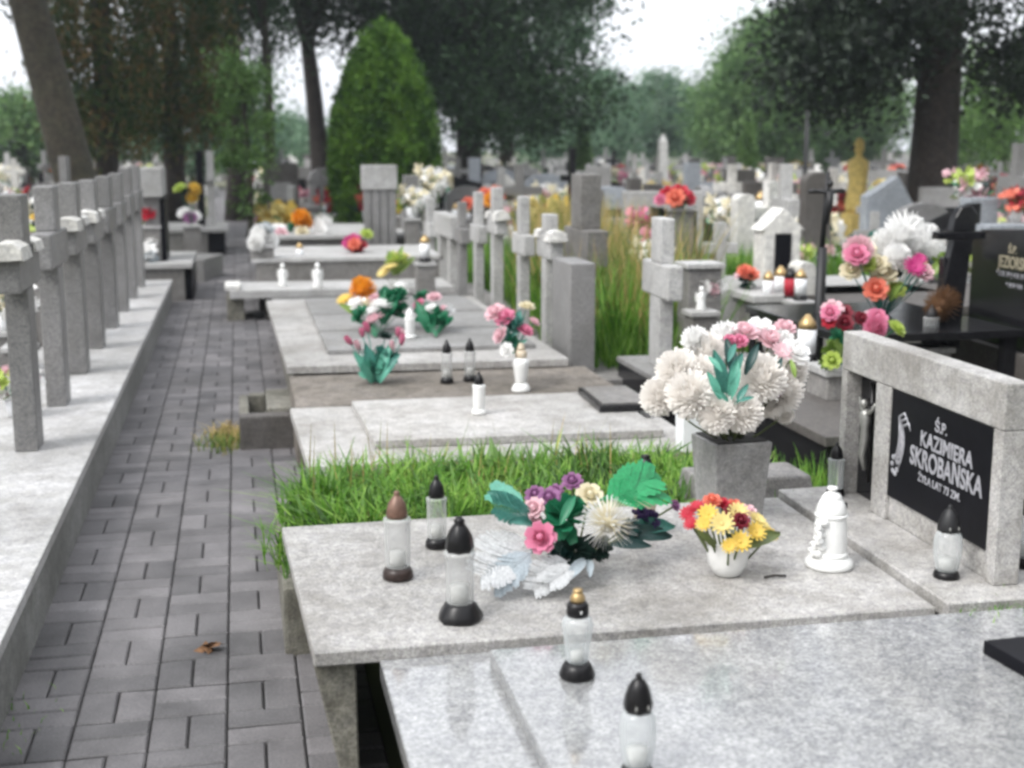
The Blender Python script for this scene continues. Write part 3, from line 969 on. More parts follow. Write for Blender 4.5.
def bg(kind, u, vt, wpx, Y, mat, label, cat='headstone', d=0.18, z0=0.0, **kw):
    """one monument standing on the ground at depth Y, top at photo row vt"""
    q = Q(u, vt, Y)
    w = wpx / ppm(Y)
    h = q.z - z0
    t = thing({'stele': 'headstone', 'cross': 'cross', 'obelisk': 'obelisk', 'pointed': 'headstone', 'statue': 'statue', 'arch': 'headstone'}[kind], label, cat, (q.x, Y, z0), kw.get('rz', 0), kw.get('group'))
    if kind == 'stele':
        MB().box(-w / 2, w / 2, 0, d, 0.1, h, None, 0.008).obj('slab', mat, t)
        MB().box(-w * .62, w * .62, -.06, d + .06, -.03, .099, None, 0.008).obj('base', 'midstone', t)
    elif kind == 'arch':
        pts = [(-w / 2, 0.1), (w / 2, 0.1)] + [(w / 2 * math.cos(a), h - w * .35 + w * .35 * math.sin(a)) for a in [i * math.pi / 8 for i in range(9)]]
        MB().prism(pts, 'y', 0, d, None, 0.006).obj('slab', mat, t)
        MB().box(-w * .62, w * .62, -.06, d + .06, -.03, .099, None, 0.008).obj('base', 'midstone', t)
    elif kind == 'pointed':
        MB().prism([(-w / 2, 0.1), (w / 2, 0.1), (w / 2, h * .68), (w * .12, h), (-w / 2, h * .8)], 'y', 0, d, None, 0.006).obj('slab', mat, t)
        MB().box(-w * .62, w * .62, -.06, d + .06, -.03, .099, None, 0.008).obj('base', 'midstone', t)
    elif kind == 'obelisk':
        MB().box(-w / 2, w / 2, -w / 2, w / 2, 0.25, h * .9, None, 0.006, taper=(.7, .7)).obj('shaft', mat, t)
        MB().box(-w * .35, w * .35, -w * .35, w * .35, h * .9 + .001, h, None, 0, taper=(.1, .1)).obj('tip', mat, t)
        MB().box(-w * .8, w * .8, -w * .8, w * .8, -.03, .249, None, 0.006).obj('base', mat, t)
    elif kind == 'cross':
        b = max(w * .28, .06)
        MB().box(-b / 2, b / 2, -.05, .05, 0.15, h, None, 0.005).obj('post', mat, t)
        for sx in (-1, 1):
            x0, x1 = sorted((sx * (b / 2 + .0005), sx * w / 2))
            MB().box(x0, x1, -.05, .05, h * .78 - b / 2, h * .78 + b / 2, None, 0.005).obj('arm', mat, t)
        MB().box(-w * .5, w * .5, -.12, .12, -.03, .149, None, 0.006).obj('base', mat, t)
    elif kind == 'statue':
        MB().box(-w * .55, w * .55, -w * .55, w * .55, -.03, h * .35, None, 0.01, taper=(.85, .85)).obj('pedestal', mat, t)
        MB().lathe([(w * .42, h * .351), (w * .46, h * .42), (w * .36, h * .6), (w * .42, h * .74), (w * .40, h * .80), (w * .14, h * .84), (w * .13, h * .86), (w * .2, h * .90), (w * .2, h * .95), (w * .1, h), (0.001, h)], 14, wob=lambda a, z: 1 + .07 * math.cos(5 * a)).obj('robed_figure', mat, t)
    return t


bg('cross', 572, 148, 22, 14, 'black', 'black cross rising behind the large brown stone cross', 'cross')
bg('stele', 600, 166, 24, 19, 'crosslight', 'pale stele behind the dark stone crosses')
bg('stele', 598, 190, 14, 15, 'midstone', 'small grey stele in the dry grass')
bg('stele', 636, 178, 13, 15.5, 'darkstone', 'tall dark brown stele left of the dark stele pair')
bg('stele', 655, 184, 16, 15, 'darkstone', 'dark green brown stele next to the brown stele')
bg('obelisk', 663, 134, 11, 30, 'whitestone', 'thin white obelisk rising against far trees', 'obelisk')
bg('stele', 694, 163, 16, 21, 'bluegrey', 'grey violet stele right of the red flowers')
bg('arch', 747, 194, 20, 11.5, 'whitestone', 'white rounded headstone left of the chapel shaped stone')
bg('cross', 720, 222, 36, 9.6, 'crosslight', 'small pale cross on the low grave left of the chapel', 'cross')
bg('stele', 765, 182, 40, 17, 'darkstone', 'wide dark stone behind the chapel headstone')
bg('arch', 820, 172, 30, 13, 'darkstone', 'dark purple grey headstone behind the iron cross')
bg('statue', 860, 138, 26, 17, 'yellowstone', 'ochre yellow statue on tall pedestal', 'statue')
bg('pointed', 893, 176, 56, 14, 'bluegrey', 'large blue grey pointed headstone beside dark tree trunk')
bg('arch', 808, 262, 20, 8.2, 'whitestone', 'white curved frame stone behind the black iron pole')
bg('stele', 985, 198, 34, 10.5, 'bluegrey', 'pale grey stele behind the black headstone')
bg('stele', 1010, 225, 50, 8.8, 'bluegrey', 'blue grey wide headstone at the right edge')
bg('cross', 1000, 185, 24, 17, 'whitestone', 'white cross at right under the willow', 'cross')
bg('stele', 885, 318, 120, 7.6, 'midstone', 'low brown grey wall stone behind the pink bouquets', 'headstone', 0.15)
bg('stele', 475, 158, 11, 24, 'bluegrey', 'slim violet grey stele above the orange flowers')
bg('stele', 700, 243, 80, 12.5, 'crosslight', 'long pale kerb stone beyond the chrysanthemums')
bg('stele', 762, 288, 90, 8.6, 'crosslight', 'low pale slab front left of the iron cross')
rd = bg('stele', 677, 207, 44, 10.5, 'black', 'wide black stone topped by red flowers')

# long low slabs in the mid right
for (u, v, wd, dp, zt2, Y, mt_, lab) in [(760, 300, 1.0, 1.4, 0.42, 8.9, 'crosslight', 'pale low grave slab below the chapel headstone'),
                                         (850, 290, 1.4, 1.2, 0.5, 8.2, 'crosslight', 'pale broad grave slab behind the pink bouquets'),
                                         (700, 285, 0.9, 1.2, 0.35, 10.2, 'panelgrey', 'grey grave slab beside the green plants'),
                                         (980, 290, 1.6, 1.3, 0.5, 7.4, 'darkstone', 'dark grave slab behind the black headstone')]:
    q = Q(u, v, Y)
    t = thing('grave', lab, 'grave', (q.x, Y, 0))
    MB().box(-wd / 2, wd / 2, 0, dp, zt2 - .05, zt2, None, .005).obj('cover_slab', mt_, t)
    MB().box(-wd / 2 + .06, wd / 2 - .06, 0.05, dp - .05, -.03, zt2 - .051, None, .005).obj('box', 'midstone', t)

# ================================================================== DISTANT GRAVES (crowd)
protos = []


def proto_cross(mat, h, w, lab, g_):
    t = thing('cross', lab, 'cross', (0, -50, 0), 0, g_)
    MB().box(-.06, .06, -.045, .045, 0.2, h, None, .006).obj('post', mat, t)
    for sx in (-1, 1):
        x0, x1 = sorted((sx * .0605, sx * w / 2))
        MB().box(x0, x1, -.045, .045, h * .74 - .06, h * .74 + .06, None, .006).obj('arm', mat, t)
    MB().box(-.35, .35, -.12, .12, -.03, .199, None, .006).obj('base', mat, t)
    MB().box(-.42, .42, -1.7, -.13, -.03, .25, None, .006).obj('cover_slab', mat, t)
    return t


def proto_stele(mat, h, w, lab, g_, top=0, bm_='midstone'):
    t = thing('headstone', lab, 'headstone', (0, -50, 0), 0, g_)
    if top == 0:
        pts = [(-w / 2, .2), (w / 2, .2), (w / 2, h), (-w / 2, h)]
    elif top == 1:
        pts = [(-w / 2, .2), (w / 2, .2)] + [(w / 2 * math.cos(a), h - .2 + .2 * math.sin(a)) for a in [i * math.pi / 8 for i in range(9)]]
    elif top == 2:
        pts = [(-w / 2, .2), (w / 2, .2), (w / 2, h * .75), (0, h), (-w / 2, h * .75)]
    else:
        pts = [(-w / 2, .2), (w / 2, .2), (w / 2, h * .8), (-w / 2, h)]
    MB().prism(pts, 'y', -.06, .06, None, .006).obj('slab', mat, t)
    MB().box(-w * .3, w * .3, -.068, -.061, h * .45, h * .72).obj('inscription_plate', 'black' if mat not in ('black', 'darkstone') else 'crosslight', t)
    MB().box(-w * .6, w * .6, -.14, .14, -.03, .199, None, .006).obj('base', bm_, t)
    MB().box(-.42, .42, -1.7, -.15, -.03, .3, None, .006).obj('cover_slab', bm_, t)
    return t


PL = [
    (proto_cross('crosslight', 1.25, .6, 'pale stone cross among the distant graves', 'distant pale crosses'), 7),
    (proto_cross('crossgrey', 1.4, .65, 'tall mid grey cross among the distant graves', 'distant grey crosses'), 4),
    (proto_cross('black', 1.35, .55, 'black cross among the distant graves', 'distant black crosses'), 2),
    (proto_cross('whitestone', 1.15, .5, 'white cross among the distant graves', 'distant white crosses'), 4),
    (proto_stele('crosslight', 1.0, .7, 'pale flat topped headstone among the distant graves', 'distant pale headstones'), 5),
    (proto_stele('crossgrey', .95, .8, 'grey round topped headstone among the distant graves', 'distant round grey headstones', 1), 4),
    (proto_stele('black', .95, .75, 'black slanted headstone among the distant graves', 'distant black headstones', 3), 4),
    (proto_stele('whitestone', 1.05, .6, 'white gabled headstone among the distant graves', 'distant white headstones', 2, 'crosslight'), 1),
    (proto_stele('darkstone', 1.15, .6, 'brown black tall headstone among the distant graves', 'distant dark headstones', 0), 3),
    (proto_stele('bluegrey', 1.0, .8, 'blue grey headstone among the distant graves', 'distant blue grey headstones', 1), 2),
]
bag = [p_ for p_, n_ in PL for _ in range(n_)]
crowd = []
crnd = random.Random(21)


def inframe(x, y, m=0.3):
    d = Vector((x, y, 0.5)) - EYE
    k = d.dot(fw)
    u = 512 + F * d.dot(rt) / k
    return -60 < u < 1084, u


used = set()
y = 10.2
while y < 62:
    step = 1.6 + y * 0.02
    xl, xr = Q(-30, 150, y).x, Q(1060, 150, y).x
    x = xl
    while x < xr:
        ok = True
        if -1.2 < x < 2.9 and y < 21:
            ok = False
        if -1.5 < x < -0.2 or (x > -1 and x < 0.5 and y < 45):
            ok = False
        if y < 14.8 and -3.6 < x < 0:
            ok = False
        if y < 12.4 and -2 < x < 3.5:
            ok = False
        if 12 < y < 14 and x > 2.0 and x < 3.4:
            ok = False
        if crnd.random() < 0.10:
            ok = False
        if ok:
            pr = crnd.choice(bag if y > 18 else [b_ for b_ in bag if 'white gabled' not in b_['label']])
            crowd.append((pr, x + crnd.uniform(-.15, .15), y + crnd.uniform(-.4, .4)))
        x += crnd.uniform(0.75, 1.25) * (1 + y * 0.008)
    y += step
for pr, x, y in crowd:
    if pr.location.y < -40:
        o = pr
        o.location = (x, y, 0)
        o.rotation_euler.z = crnd.choice([0, 0, -0.2, 1.4, 0.2]) + crnd.uniform(-.08, .08)
        s_ = crnd.uniform(.85, 1.12)
        o.scale = (s_, s_, s_)
    else:
        dup(pr, (x, y, 0), crnd.choice([0, 0, -0.2, 1.4, 0.2]) + crnd.uniform(-.08, .08), scale=crnd.uniform(.65, 1.08))
print('crowd', len(crowd))

# ================================================================== LANTERNS
def lantern(label, loc, hgt, style, body='glass', base='blackplastic', lid='blackplastic', knob=None, group=None, rz=0, candle=True, rw=1.0):
    t = thing('grave_lantern', label, 'lantern', loc, rz, group)
    s = hgt

    def sc(pr):
        return [(r * s * rw, z * s) for r, z in pr]
    if style == 'tall':       # straight jar, flat dark base
        MB().lathe(sc([(.155, 0), (.175, .02), (.165, .09), (.135, .13), (.12, .135)]), 24).obj('base', base, t)
        MB().lathe(sc([(.13, .136), (.14, .16), (.145, .62), (.155, .66), (.15, .69), (.10, .70)]), 28).obj('glass_jar', body, t)
        MB().lathe(sc([(.115, .701), (.12, .75), (.095, .86), (.05, .93), (.03, .95), (.035, .975), (.02, 1.0), (.001, 1.0)]), 20).obj('lid', lid, t)
        if candle:
            MB().lathe(sc([(.085, .15), (.09, .30), (.03, .31), (.001, .31)]), 18).obj('candle', 'candle', t)
    elif style == 'flared':   # jar on flared skirt base
        MB().lathe(sc([(.205, 0), (.215, .02), (.20, .06), (.155, .14), (.135, .165), (.12, .17)]), 10, wob=lambda a, z: 1 + .05 * math.cos(5 * a)).obj('base', base, t)
        MB().lathe(sc([(.125, .171), (.13, .19), (.135, .6), (.15, .63), (.145, .66), (.11, .67)]), 28).obj('glass_jar', body, t)
        MB().lathe(sc([(.12, .671), (.13, .70), (.115, .80), (.09, .86), (.06, .91), (.045, .93), (.05, .96), (.02, 1.0), (.001, 1.0)]), 14, wob=lambda a, z: 1 + .08 * math.cos(7 * a)).obj('lid', lid, t)
        if candle:
            MB().lathe(sc([(.085, .18), (.09, .33), (.03, .34), (.001, .34)]), 18).obj('candle', 'candle', t)
    elif style == 'urn':      # tapered glass, wide shoulder
        MB().lathe(sc([(.19, 0), (.20, .03), (.165, .12), (.13, .165), (.11, .17)]), 24).obj('base', base, t)
        MB().lathe(sc([(.11, .171), (.125, .21), (.135, .33), (.165, .52), (.175, .60), (.16, .66), (.115, .70)]), 28).obj('glass_jar', body, t)
        MB().lathe(sc([(.12, .701), (.125, .74), (.12, .82), (.10, .85), (.08, .86)]), 20).obj('lid', lid, t)
        MB().lathe(sc([(.08, .861), (.085, .90), (.06, .95), (.05, .96), (.055, .98), (.05, 1.0), (.001, 1.0)]), 16).obj('knob', knob or lid, t)
        for a in (-1.5, .6, 2.7):
            MB().sphere((.124 * s * math.cos(a), .124 * s * math.sin(a), .77 * s), .018 * s, None, (.6, .6, 1), 8, 6).obj('vent', 'ceramic', t)
        if candle:
            MB().lathe(sc([(.07, .18), (.075, .28), (.02, .29), (.001, .29)]), 18).obj('candle', 'candle', t)
    elif style == 'barrel':
        MB().lathe(sc([(.16, 0), (.17, .02), (.15, .08), (.12, .10)]), 24).obj('base', base, t)
        MB().lathe(sc([(.13, .101), (.15, .15), (.175, .32), (.18, .48), (.165, .58), (.135, .63), (.12, .64)]), 28).obj('glass_jar', body, t)
        MB().lathe(sc([(.135, .641), (.14, .68), (.13, .76), (.10, .86), (.06, .93), (.03, .95), (.035, .97), (.02, 1.0), (.001, 1.0)]), 14, wob=lambda a, z: 1 + .06 * math.cos(7 * a)).obj('lid', lid, t)
        for a in (-2.0, -1.1, -.1, .9, 2.1):
            MB().sphere((.139 * s * rw * math.cos(a), .139 * s * rw * math.sin(a), .70 * s), .02 * s, None, (.6, .6, 1.3), 8, 6).obj('vent', 'silver', t)
        if candle:
            MB().lathe(sc([(.10, .11), (.11, .26), (.03, .27), (.001, .27)]), 18).obj('candle', 'candle', t)
    return t


def at(u, v, z):
    return P(u, v, z)


lantern('straight glass lantern with copper brown lid, leftmost on the pale grave', at(398, 578, .403), .232, 'tall', 'milkglass', 'brownplastic', 'copperlid')
lantern('slim glass lantern with black lid, nearest the green grass', at(437, 547, .403), .205, 'tall', 'milkglass', 'blackplastic', 'blackplastic', rw=.92)
lantern('glass lantern on a flared black base, front of three on the pale grave', at(460, 619, .403), .250, 'flared', 'milkglass')
lantern('clear vase shaped glass lantern with gold knob on the polished slab', at(577, 676, .411), .19, 'urn', 'glass', 'blackplastic', 'blackplastic', 'goldknob')
lantern('barrel shaped glass lantern at the bottom edge of the picture', at(637, 775, .411), .19, 'barrel', 'glass', rw=.95)
lantern('cream lantern with black lid and purple foot behind the bouquet', at(644, 535, .403), .235, 'urn', 'creamc', 'purple', 'blackplastic', candle=False)
lantern('glass lantern with grey lid in front of the black inscription', at(946, 577, .419), .19, 'barrel', 'glass', rw=1.05, lid='iron')
lantern('dark glass lantern inside the crucifix niche corner', (1.80, 3.66, .419), .17, 'tall', 'glass', candle=False)
lantern('pale blue glass lantern at the right picture edge', at(1026, 566, .419), .2, 'tall', 'glass', rw=1.1)
lantern('white cylindrical lantern with dark lid on the two tiered slab', at(479, 414, .336), .19, 'tall', 'ceramic', 'ceramic', 'blackplastic', candle=False)
lantern('grey glass lantern, left of a pair on the brown slab', at(447, 383, .297), .225, 'tall', 'milkglass', rw=.9)
lantern('grey glass lantern, right of a pair on the brown slab', at(470, 381, .297), .225, 'tall', 'milkglass', rw=.9)
lantern('white lantern below the pink rose bouquet', at(521, 391, .297), .24, 'urn', 'ceramic', 'ceramic', 'creamc', candle=False)
lantern('white candle lantern between the two green bows', at(410, 338, .373), .18, 'tall', 'ceramic', 'ceramic', 'ceramic', candle=False, rw=1.2)
lg = Q(930, 345, 5.8)
lantern('grey lantern with domed lid beside the black cross', lg, .2, 'tall', 'milkglass', 'iron', 'iron', rw=1.3)

# white figured lantern (relief body, domed lid)
t = thing('grave_lantern', 'white ceramic lantern with relief scrolls left of the headstone', 'lantern', at(829, 566, .403))
MB().lathe([(.060, 0), (.064, .006), (.062, .018), (.052, .026), (.046, .03)], 28).obj('base', 'ceramic', t)
bd = MB()
bd.lathe([(.044, .031), (.045, .04), (.044, .07), (.043, .10), (.041, .125), (.040, .14), (.038, .146)], 28)
bd.lathe([(.046, .028), (.049, .036), (.046, .044)], 28)
bd.lathe([(.041, .136), (.045, .142), (.041, .147)], 28)
for k in range(5):
    bd.tube([(-.055 + .004 * math.sin(q), -.012 - .006 * q + .02 * math.cos(k), .045 + .02 * k + .004 * math.sin(1.3 * q)) for q in range(5)], .007, 6)
for k in range(6):
    bd.sphere((-.045 + .01 * (k % 2), -.022 - .004 * (k % 3), .045 + .017 * k), .014, None, (1, 1, .75))
bd.obj('relief_body', 'ceramic', t)
ld = MB()
ld.lathe([(.040, .147), (.041, .152), (.036, .168), (.030, .182), (.026, .186), (.027, .190), (.018, .200), (.009, .204), (.009, .207), (.015, .212), (.012, .217), (.001, .218)], 24)
ld.obj('domed_lid', 'ceramic', t)
vh = MB()
vh.box(.028, .042, -.006, .006, .158, .172, None, .002, rotz=0)
vh.obj('vent_hole', 'blackslate', t)

# small figures
def angel(label, loc, h):
    t = thing('angel_figurine', label, 'figurine', loc)
    MB().lathe([(.2 * h, 0), (.22 * h, .05 * h), (.16 * h, .3 * h), (.13 * h, .5 * h), (.16 * h, .66 * h), (.07 * h, .74 * h), (.06 * h, .77 * h), (.105 * h, .84 * h), (.10 * h, .93 * h), (.04 * h, h), (.001, h)], 16).obj('robed_body', 'ceramic', t)
    for sx in (-1, 1):
        MB().prism([(sx * .08 * h, .4 * h), (sx * .2 * h, .3 * h), (sx * .24 * h, .5 * h), (sx * .2 * h, .76 * h), (sx * .08 * h, .66 * h)], 'y', .10 * h, .14 * h).obj('wing', 'ceramic', t)
    return t


angel('white angel figurine on the ledge of the stepped grave', at(318, 288, .271), .22)
angel('white angel figurine on the slab below the chapel headstone', Q(701, 310, 7.2), .14)
angel('pale praying figurine at the path edge of the grave box', at(283, 286, .271), .2)

# plaque, box, book, leaf, twig
t = thing('plaque', 'thick black granite plaque on the polished slab at the right edge', 'plaque', (0, 0, 0))
q1, q2 = at(983, 645, .43), at(1024, 684, .43)
t.location = (q1.x, q1.y, .411)
MB().prism([(0, 0), (.02, -.22), (.45, -.24), (.42, .02)], 'z', 0, .03, None, .002).obj('slab', 'blackslate', t)
t = thing('plaque', 'open book shaped black plaque on the two tiered pale slab', 'plaque', (1.53, 5.43, .336))
MB().prism([(0, 0), (.26, -.01), (.26, .46), (.02, .46)], 'z', 0, .03, None, .003).obj('base', 'black', t)
MB().prism([(.02, .02), (.24, .01), (.24, .42), (.035, .42)], 'z', .031, .038).obj('glossy_page', 'midstone', t)
t = thing('plastic_pot', 'white square plastic pot left of the concrete vase', 'pot', at(690, 450, .302))
MB().box(-.045, .045, -.045, .045, 0, .145, None, .004, taper=(1.08, 1.08)).obj('pot', 'whiteplastic', t)
MB().box(-.052, .052, -.052, .052, .1455, .153, None, .002).obj('rim', 'whiteplastic', t)
lf = MB()
for k in range(4):
    a = k * 1.7
    c = Vector((.012 * k - .02, .01 * math.sin(a * 2), .006 + .004 * k))
    d = Vector((math.cos(a), math.sin(a), .25)) * .035
    e = Vector((-math.sin(a), math.cos(a), .3)) * .018
    lf.quadface([c - d, c + e, c + d, c - e])
    lf.quadface([c - d + Vector((.01, 0, .004)), c - e * .8, c + d * .5, c + e * .3 + Vector((0, 0, .01))])
o = lf.obj('fallen_leaf', 'deadleaf', None, P(210, 650, .002))
tag(o, 'curled brown dead leaf lying on the pavers', 'leaf')
o = link('fallen_leaf', o.data, None, P(33, 606, .002), 1.2, .7)
tag(o, 'small curled leaf lying on the pavers by the left plinth', 'leaf')
o = MB().tube([(-.03, 0, .004), (0, .003, .006), (.03, 0, .004)], .003, 6).obj('twig', 'darkbark', None, P(775, 578, .403))
tag(o, 'short dark twig on the pale slab near the white pot', 'twig')


# ================================================================== FLOWERS
_fm = {}
frng = random.Random(11)


def petal(mb, base, d, n, w, l, cup=.3):
    """a rounded petal starting at base, along d, facing n"""
    s_ = d.cross(n).normalized()
    p0 = base
    p1 = base + d * l * .5 + n * cup * l * .2
    p2 = base + d * l + n * cup * l * .5
    bm = mb.bm
    a = bm.verts.new(p0 - s_ * w * .18)
    b = bm.verts.new(p0 + s_ * w * .18)
    c = bm.verts.new(p1 + s_ * w * .5)
    e = bm.verts.new(p1 - s_ * w * .5)
    f = bm.verts.new(p2 + s_ * w * .28)
    h = bm.verts.new(p2 - s_ * w * .28)
    m = bm.verts.new(p1 - n * .08 * w)
    for q in ((a, b, m), (b, c, m), (e, a, m), (c, f, m), (h, e, m), (f, h, m)):
        fc = bm.faces.new(q)
        fc.smooth = True


def head_mesh(kind, color):
    k_ = (kind, color)
    if k_ in _fm:
        return _fm[k_]
    mb = MB()
    r = frng
    if kind == 'mum':      # ball chrysanthemum
        n = 250
        for i in range(n):
            z = 1 - 1.7 * (i + .5) / n
            a = i * 2.39996
            q = math.sqrt(max(0, 1 - z * z))
            d = Vector((q * math.cos(a), q * math.sin(a), z)).normalized()
            ln = .52 * r.uniform(.85, 1.15)
            up_ = Vector((0, 0, 1))
            nn = (up_ - d * up_.dot(d))
            nn = nn.normalized() if nn.length > .05 else Vector((1, 0, 0))
            petal(mb, d * .45, (d + Vector((r.uniform(-.2, .2), r.uniform(-.2, .2), r.uniform(-.1, .2)))).normalized(), nn, .17, ln, .8)
        mb.sphere((0, 0, 0), .55, None, (1, 1, .9), 10, 6)
    elif kind == 'rose':
        for ring, (nn_, rr, tl, ln) in enumerate(((3, .08, 1.3, .55), (5, .18, 1.0, .7), (6, .28, .6, .8), (7, .3, .2, .85))):
            for i in range(nn_):
                a = 2 * math.pi * (i + ring * .37) / nn_
                o_ = Vector((math.cos(a), math.sin(a), 0))
                d = (o_ + Vector((0, 0, tl * 1.6))).normalized()
                nn = (Vector((0, 0, 1)) * 1 - d * d.z)
                nn = -(o_ - d * o_.dot(d)).normalized()
                petal(mb, o_ * rr + Vector((0, 0, -.25)), d, nn, .95, ln, -.5 if ring > 1 else .3)
        mb.sphere((0, 0, .0), .3, None, (1, 1, 1.2), 8, 6)
    elif kind == 'daisy':
        for ring in range(2):
            for i in range(13):
                a = 2 * math.pi * (i + ring * .5) / 13
                o_ = Vector((math.cos(a), math.sin(a), .12 + .25 * ring)).normalized()
                petal(mb, o_ * .12, o_, Vector((0, 0, 1)), .3, .88 - .25 * ring, .2)
        mb.sphere((0, 0, .06), .2, None, (1, 1, .6), 8, 5)
    elif kind == 'tulip':
        for i in range(6):
            a = 2 * math.pi * i / 6
            o_ = Vector((math.cos(a), math.sin(a), 0))
            d = (o_ * .28 + Vector((0, 0, 1))).normalized()
            petal(mb, o_ * .18 + Vector((0, 0, -.8)), d, -(o_ - d * o_.dot(d)).normalized(), .75, 1.7, .4)
        mb.sphere((0, 0, -.1), .4, None, (.8, .8, 1.6), 8, 6)
    elif kind == 'spiky':
        for i in range(110):
            z = 1 - 1.5 * (i + .5) / 110
            a = i * 2.39996
            q = math.sqrt(max(0, 1 - z * z))
            d = Vector((q * math.cos(a), q * math.sin(a), z * .8)).normalized()
            nn = Vector((-math.sin(a), math.cos(a), .2)).normalized()
            petal(mb, d * .2, d, nn, .10, .85 * r.uniform(.85, 1.1), .1)
        mb.sphere((0, 0, 0), .35, None, (1, 1, .8), 8, 6)
    elif kind == 'ruffle':  # leafy bow
        for i in range(26):
            a = i * 2.39996
            d = Vector((math.cos(a), math.sin(a), r.uniform(-.3, 1.1))).normalized()
            nn = Vector((r.uniform(-1, 1), r.uniform(-1, 1), r.uniform(0, 1)))
            nn = (nn - d * nn.dot(d)).normalized()
            petal(mb, d * .1, d, nn, .6, .9, .5)
    me = mb.mesh(kind, ('g_' if color in GRN else 'p_') + color)
    _fm[k_] = me
    return me


def frond_mesh(color, n=17):
    k_ = ('frond', color)
    if k_ in _fm:
        return _fm[k_]
    mb = MB()
    r = frng
    mb.tube([(0, 0, 0), (.5, 0, .10), (1, 0, .02)], [.018, .012, .005], 5)
    for i in range(n):
        f = .12 + .85 * i / n
        zc = .10 * math.sin(f * math.pi)
        for sy in (-1, 1):
            d = Vector((.75, sy * .8, r.uniform(-.05, .12))).normalized()
            ln = .34 * math.sin(.35 + f * 2.5) * r.uniform(.85, 1.1) + .08
            petal(mb, Vector((f, 0, zc)), d, Vector((0, 0, 1)), .055, ln, .12)
    me = mb.mesh('frond', 'g_' + color)
    _fm[k_] = me
    return me


def leaf_mesh(color):
    k_ = ('leaf', color)
    if k_ in _fm:
        return _fm[k_]
    mb = MB()
    bm = mb.bm
    rows = []
    for i in range(9):
        f = i / 8
        w = .14 * math.sin(math.pi * (.06 + .92 * f)) ** .8
        z = .16 * math.sin(f * 2.6)
        rows.append([bm.verts.new((f, -w, z + .05 + .02 * (i % 2))), bm.verts.new((f, -w * .5, z + .012)), bm.verts.new((f, 0, z)), bm.verts.new((f, w * .5, z + .012)), bm.verts.new((f, w, z + .05 - .02 * (i % 2)))])
    for a, b in zip(rows, rows[1:]):
        for k in range(4):
            bm.faces.new((a[k], a[k + 1], b[k + 1], b[k])).smooth = True
    me = mb.mesh('leaf', 'g_' + color)
    _fm[k_] = me
    return me


def aim(d, roll=0.0):
    return d.to_track_quat('Z', 'Y').to_euler()


def bouquet(label, base, heads, leaves=(), stems='olive', cat='bouquet', group=None, name='bouquet', face=None):
    """heads: (kind, colour, u, v, Y, r_px[, zsquash]) ; leaves: (kind, colour, u0,v0,Y0, u1,v1,Y1)"""
    base = Vector(base)
    t = thing(name, label, cat, base, 0, group)
    st = MB()
    face = face or Vector((-.25, -.9, .45))
    for h_ in heads:
        kind, col, u, v, Y, rp = h_[:6]
        c = Q(u, v, Y)
        r = rp / ppm(Y)
        out = (c - base - Vector((0, 0, .05)))
        d = (face * .8 + out.normalized() * .7 + Vector((frng.uniform(-.25, .25), frng.uniform(-.25, .25), .15))).normalized()
        o = link({'mum': 'chrysanthemum', 'rose': 'rose', 'daisy': 'daisy', 'tulip': 'tulip', 'spiky': 'spiky_flower', 'ruffle': 'leaf_cluster'}[kind], head_mesh(kind, col), t, c - base, scale=r)
        e = d.to_track_quat('Z', 'Y').to_euler()
        o.rotation_euler = e
        mid = (c - base) * .5 + Vector((0, 0, -.01))
        st.tube([(0, 0, .005), mid, c - base - d * r * .3], .003, 5)
    for kind, col, u0, v0, Y0, u1, v1, Y1 in leaves:
        a, b_ = Q(u0, v0, Y0), Q(u1, v1, Y1)
        d = b_ - a
        ln = d.length
        x = d.normalized()
        zz = (Vector((-.2, -.75, .6)))
        y_ = zz.cross(x).normalized()
        z_ = x.cross(y_)
        o = link('frond' if kind == 'frond' else 'leaf', frond_mesh(col) if kind == 'frond' else leaf_mesh(col), t, a - base, scale=ln)
        o.rotation_euler = Matrix((x, y_, z_)).transposed().to_euler()
    st.obj('stems', 'g_' + stems, t)
    return t


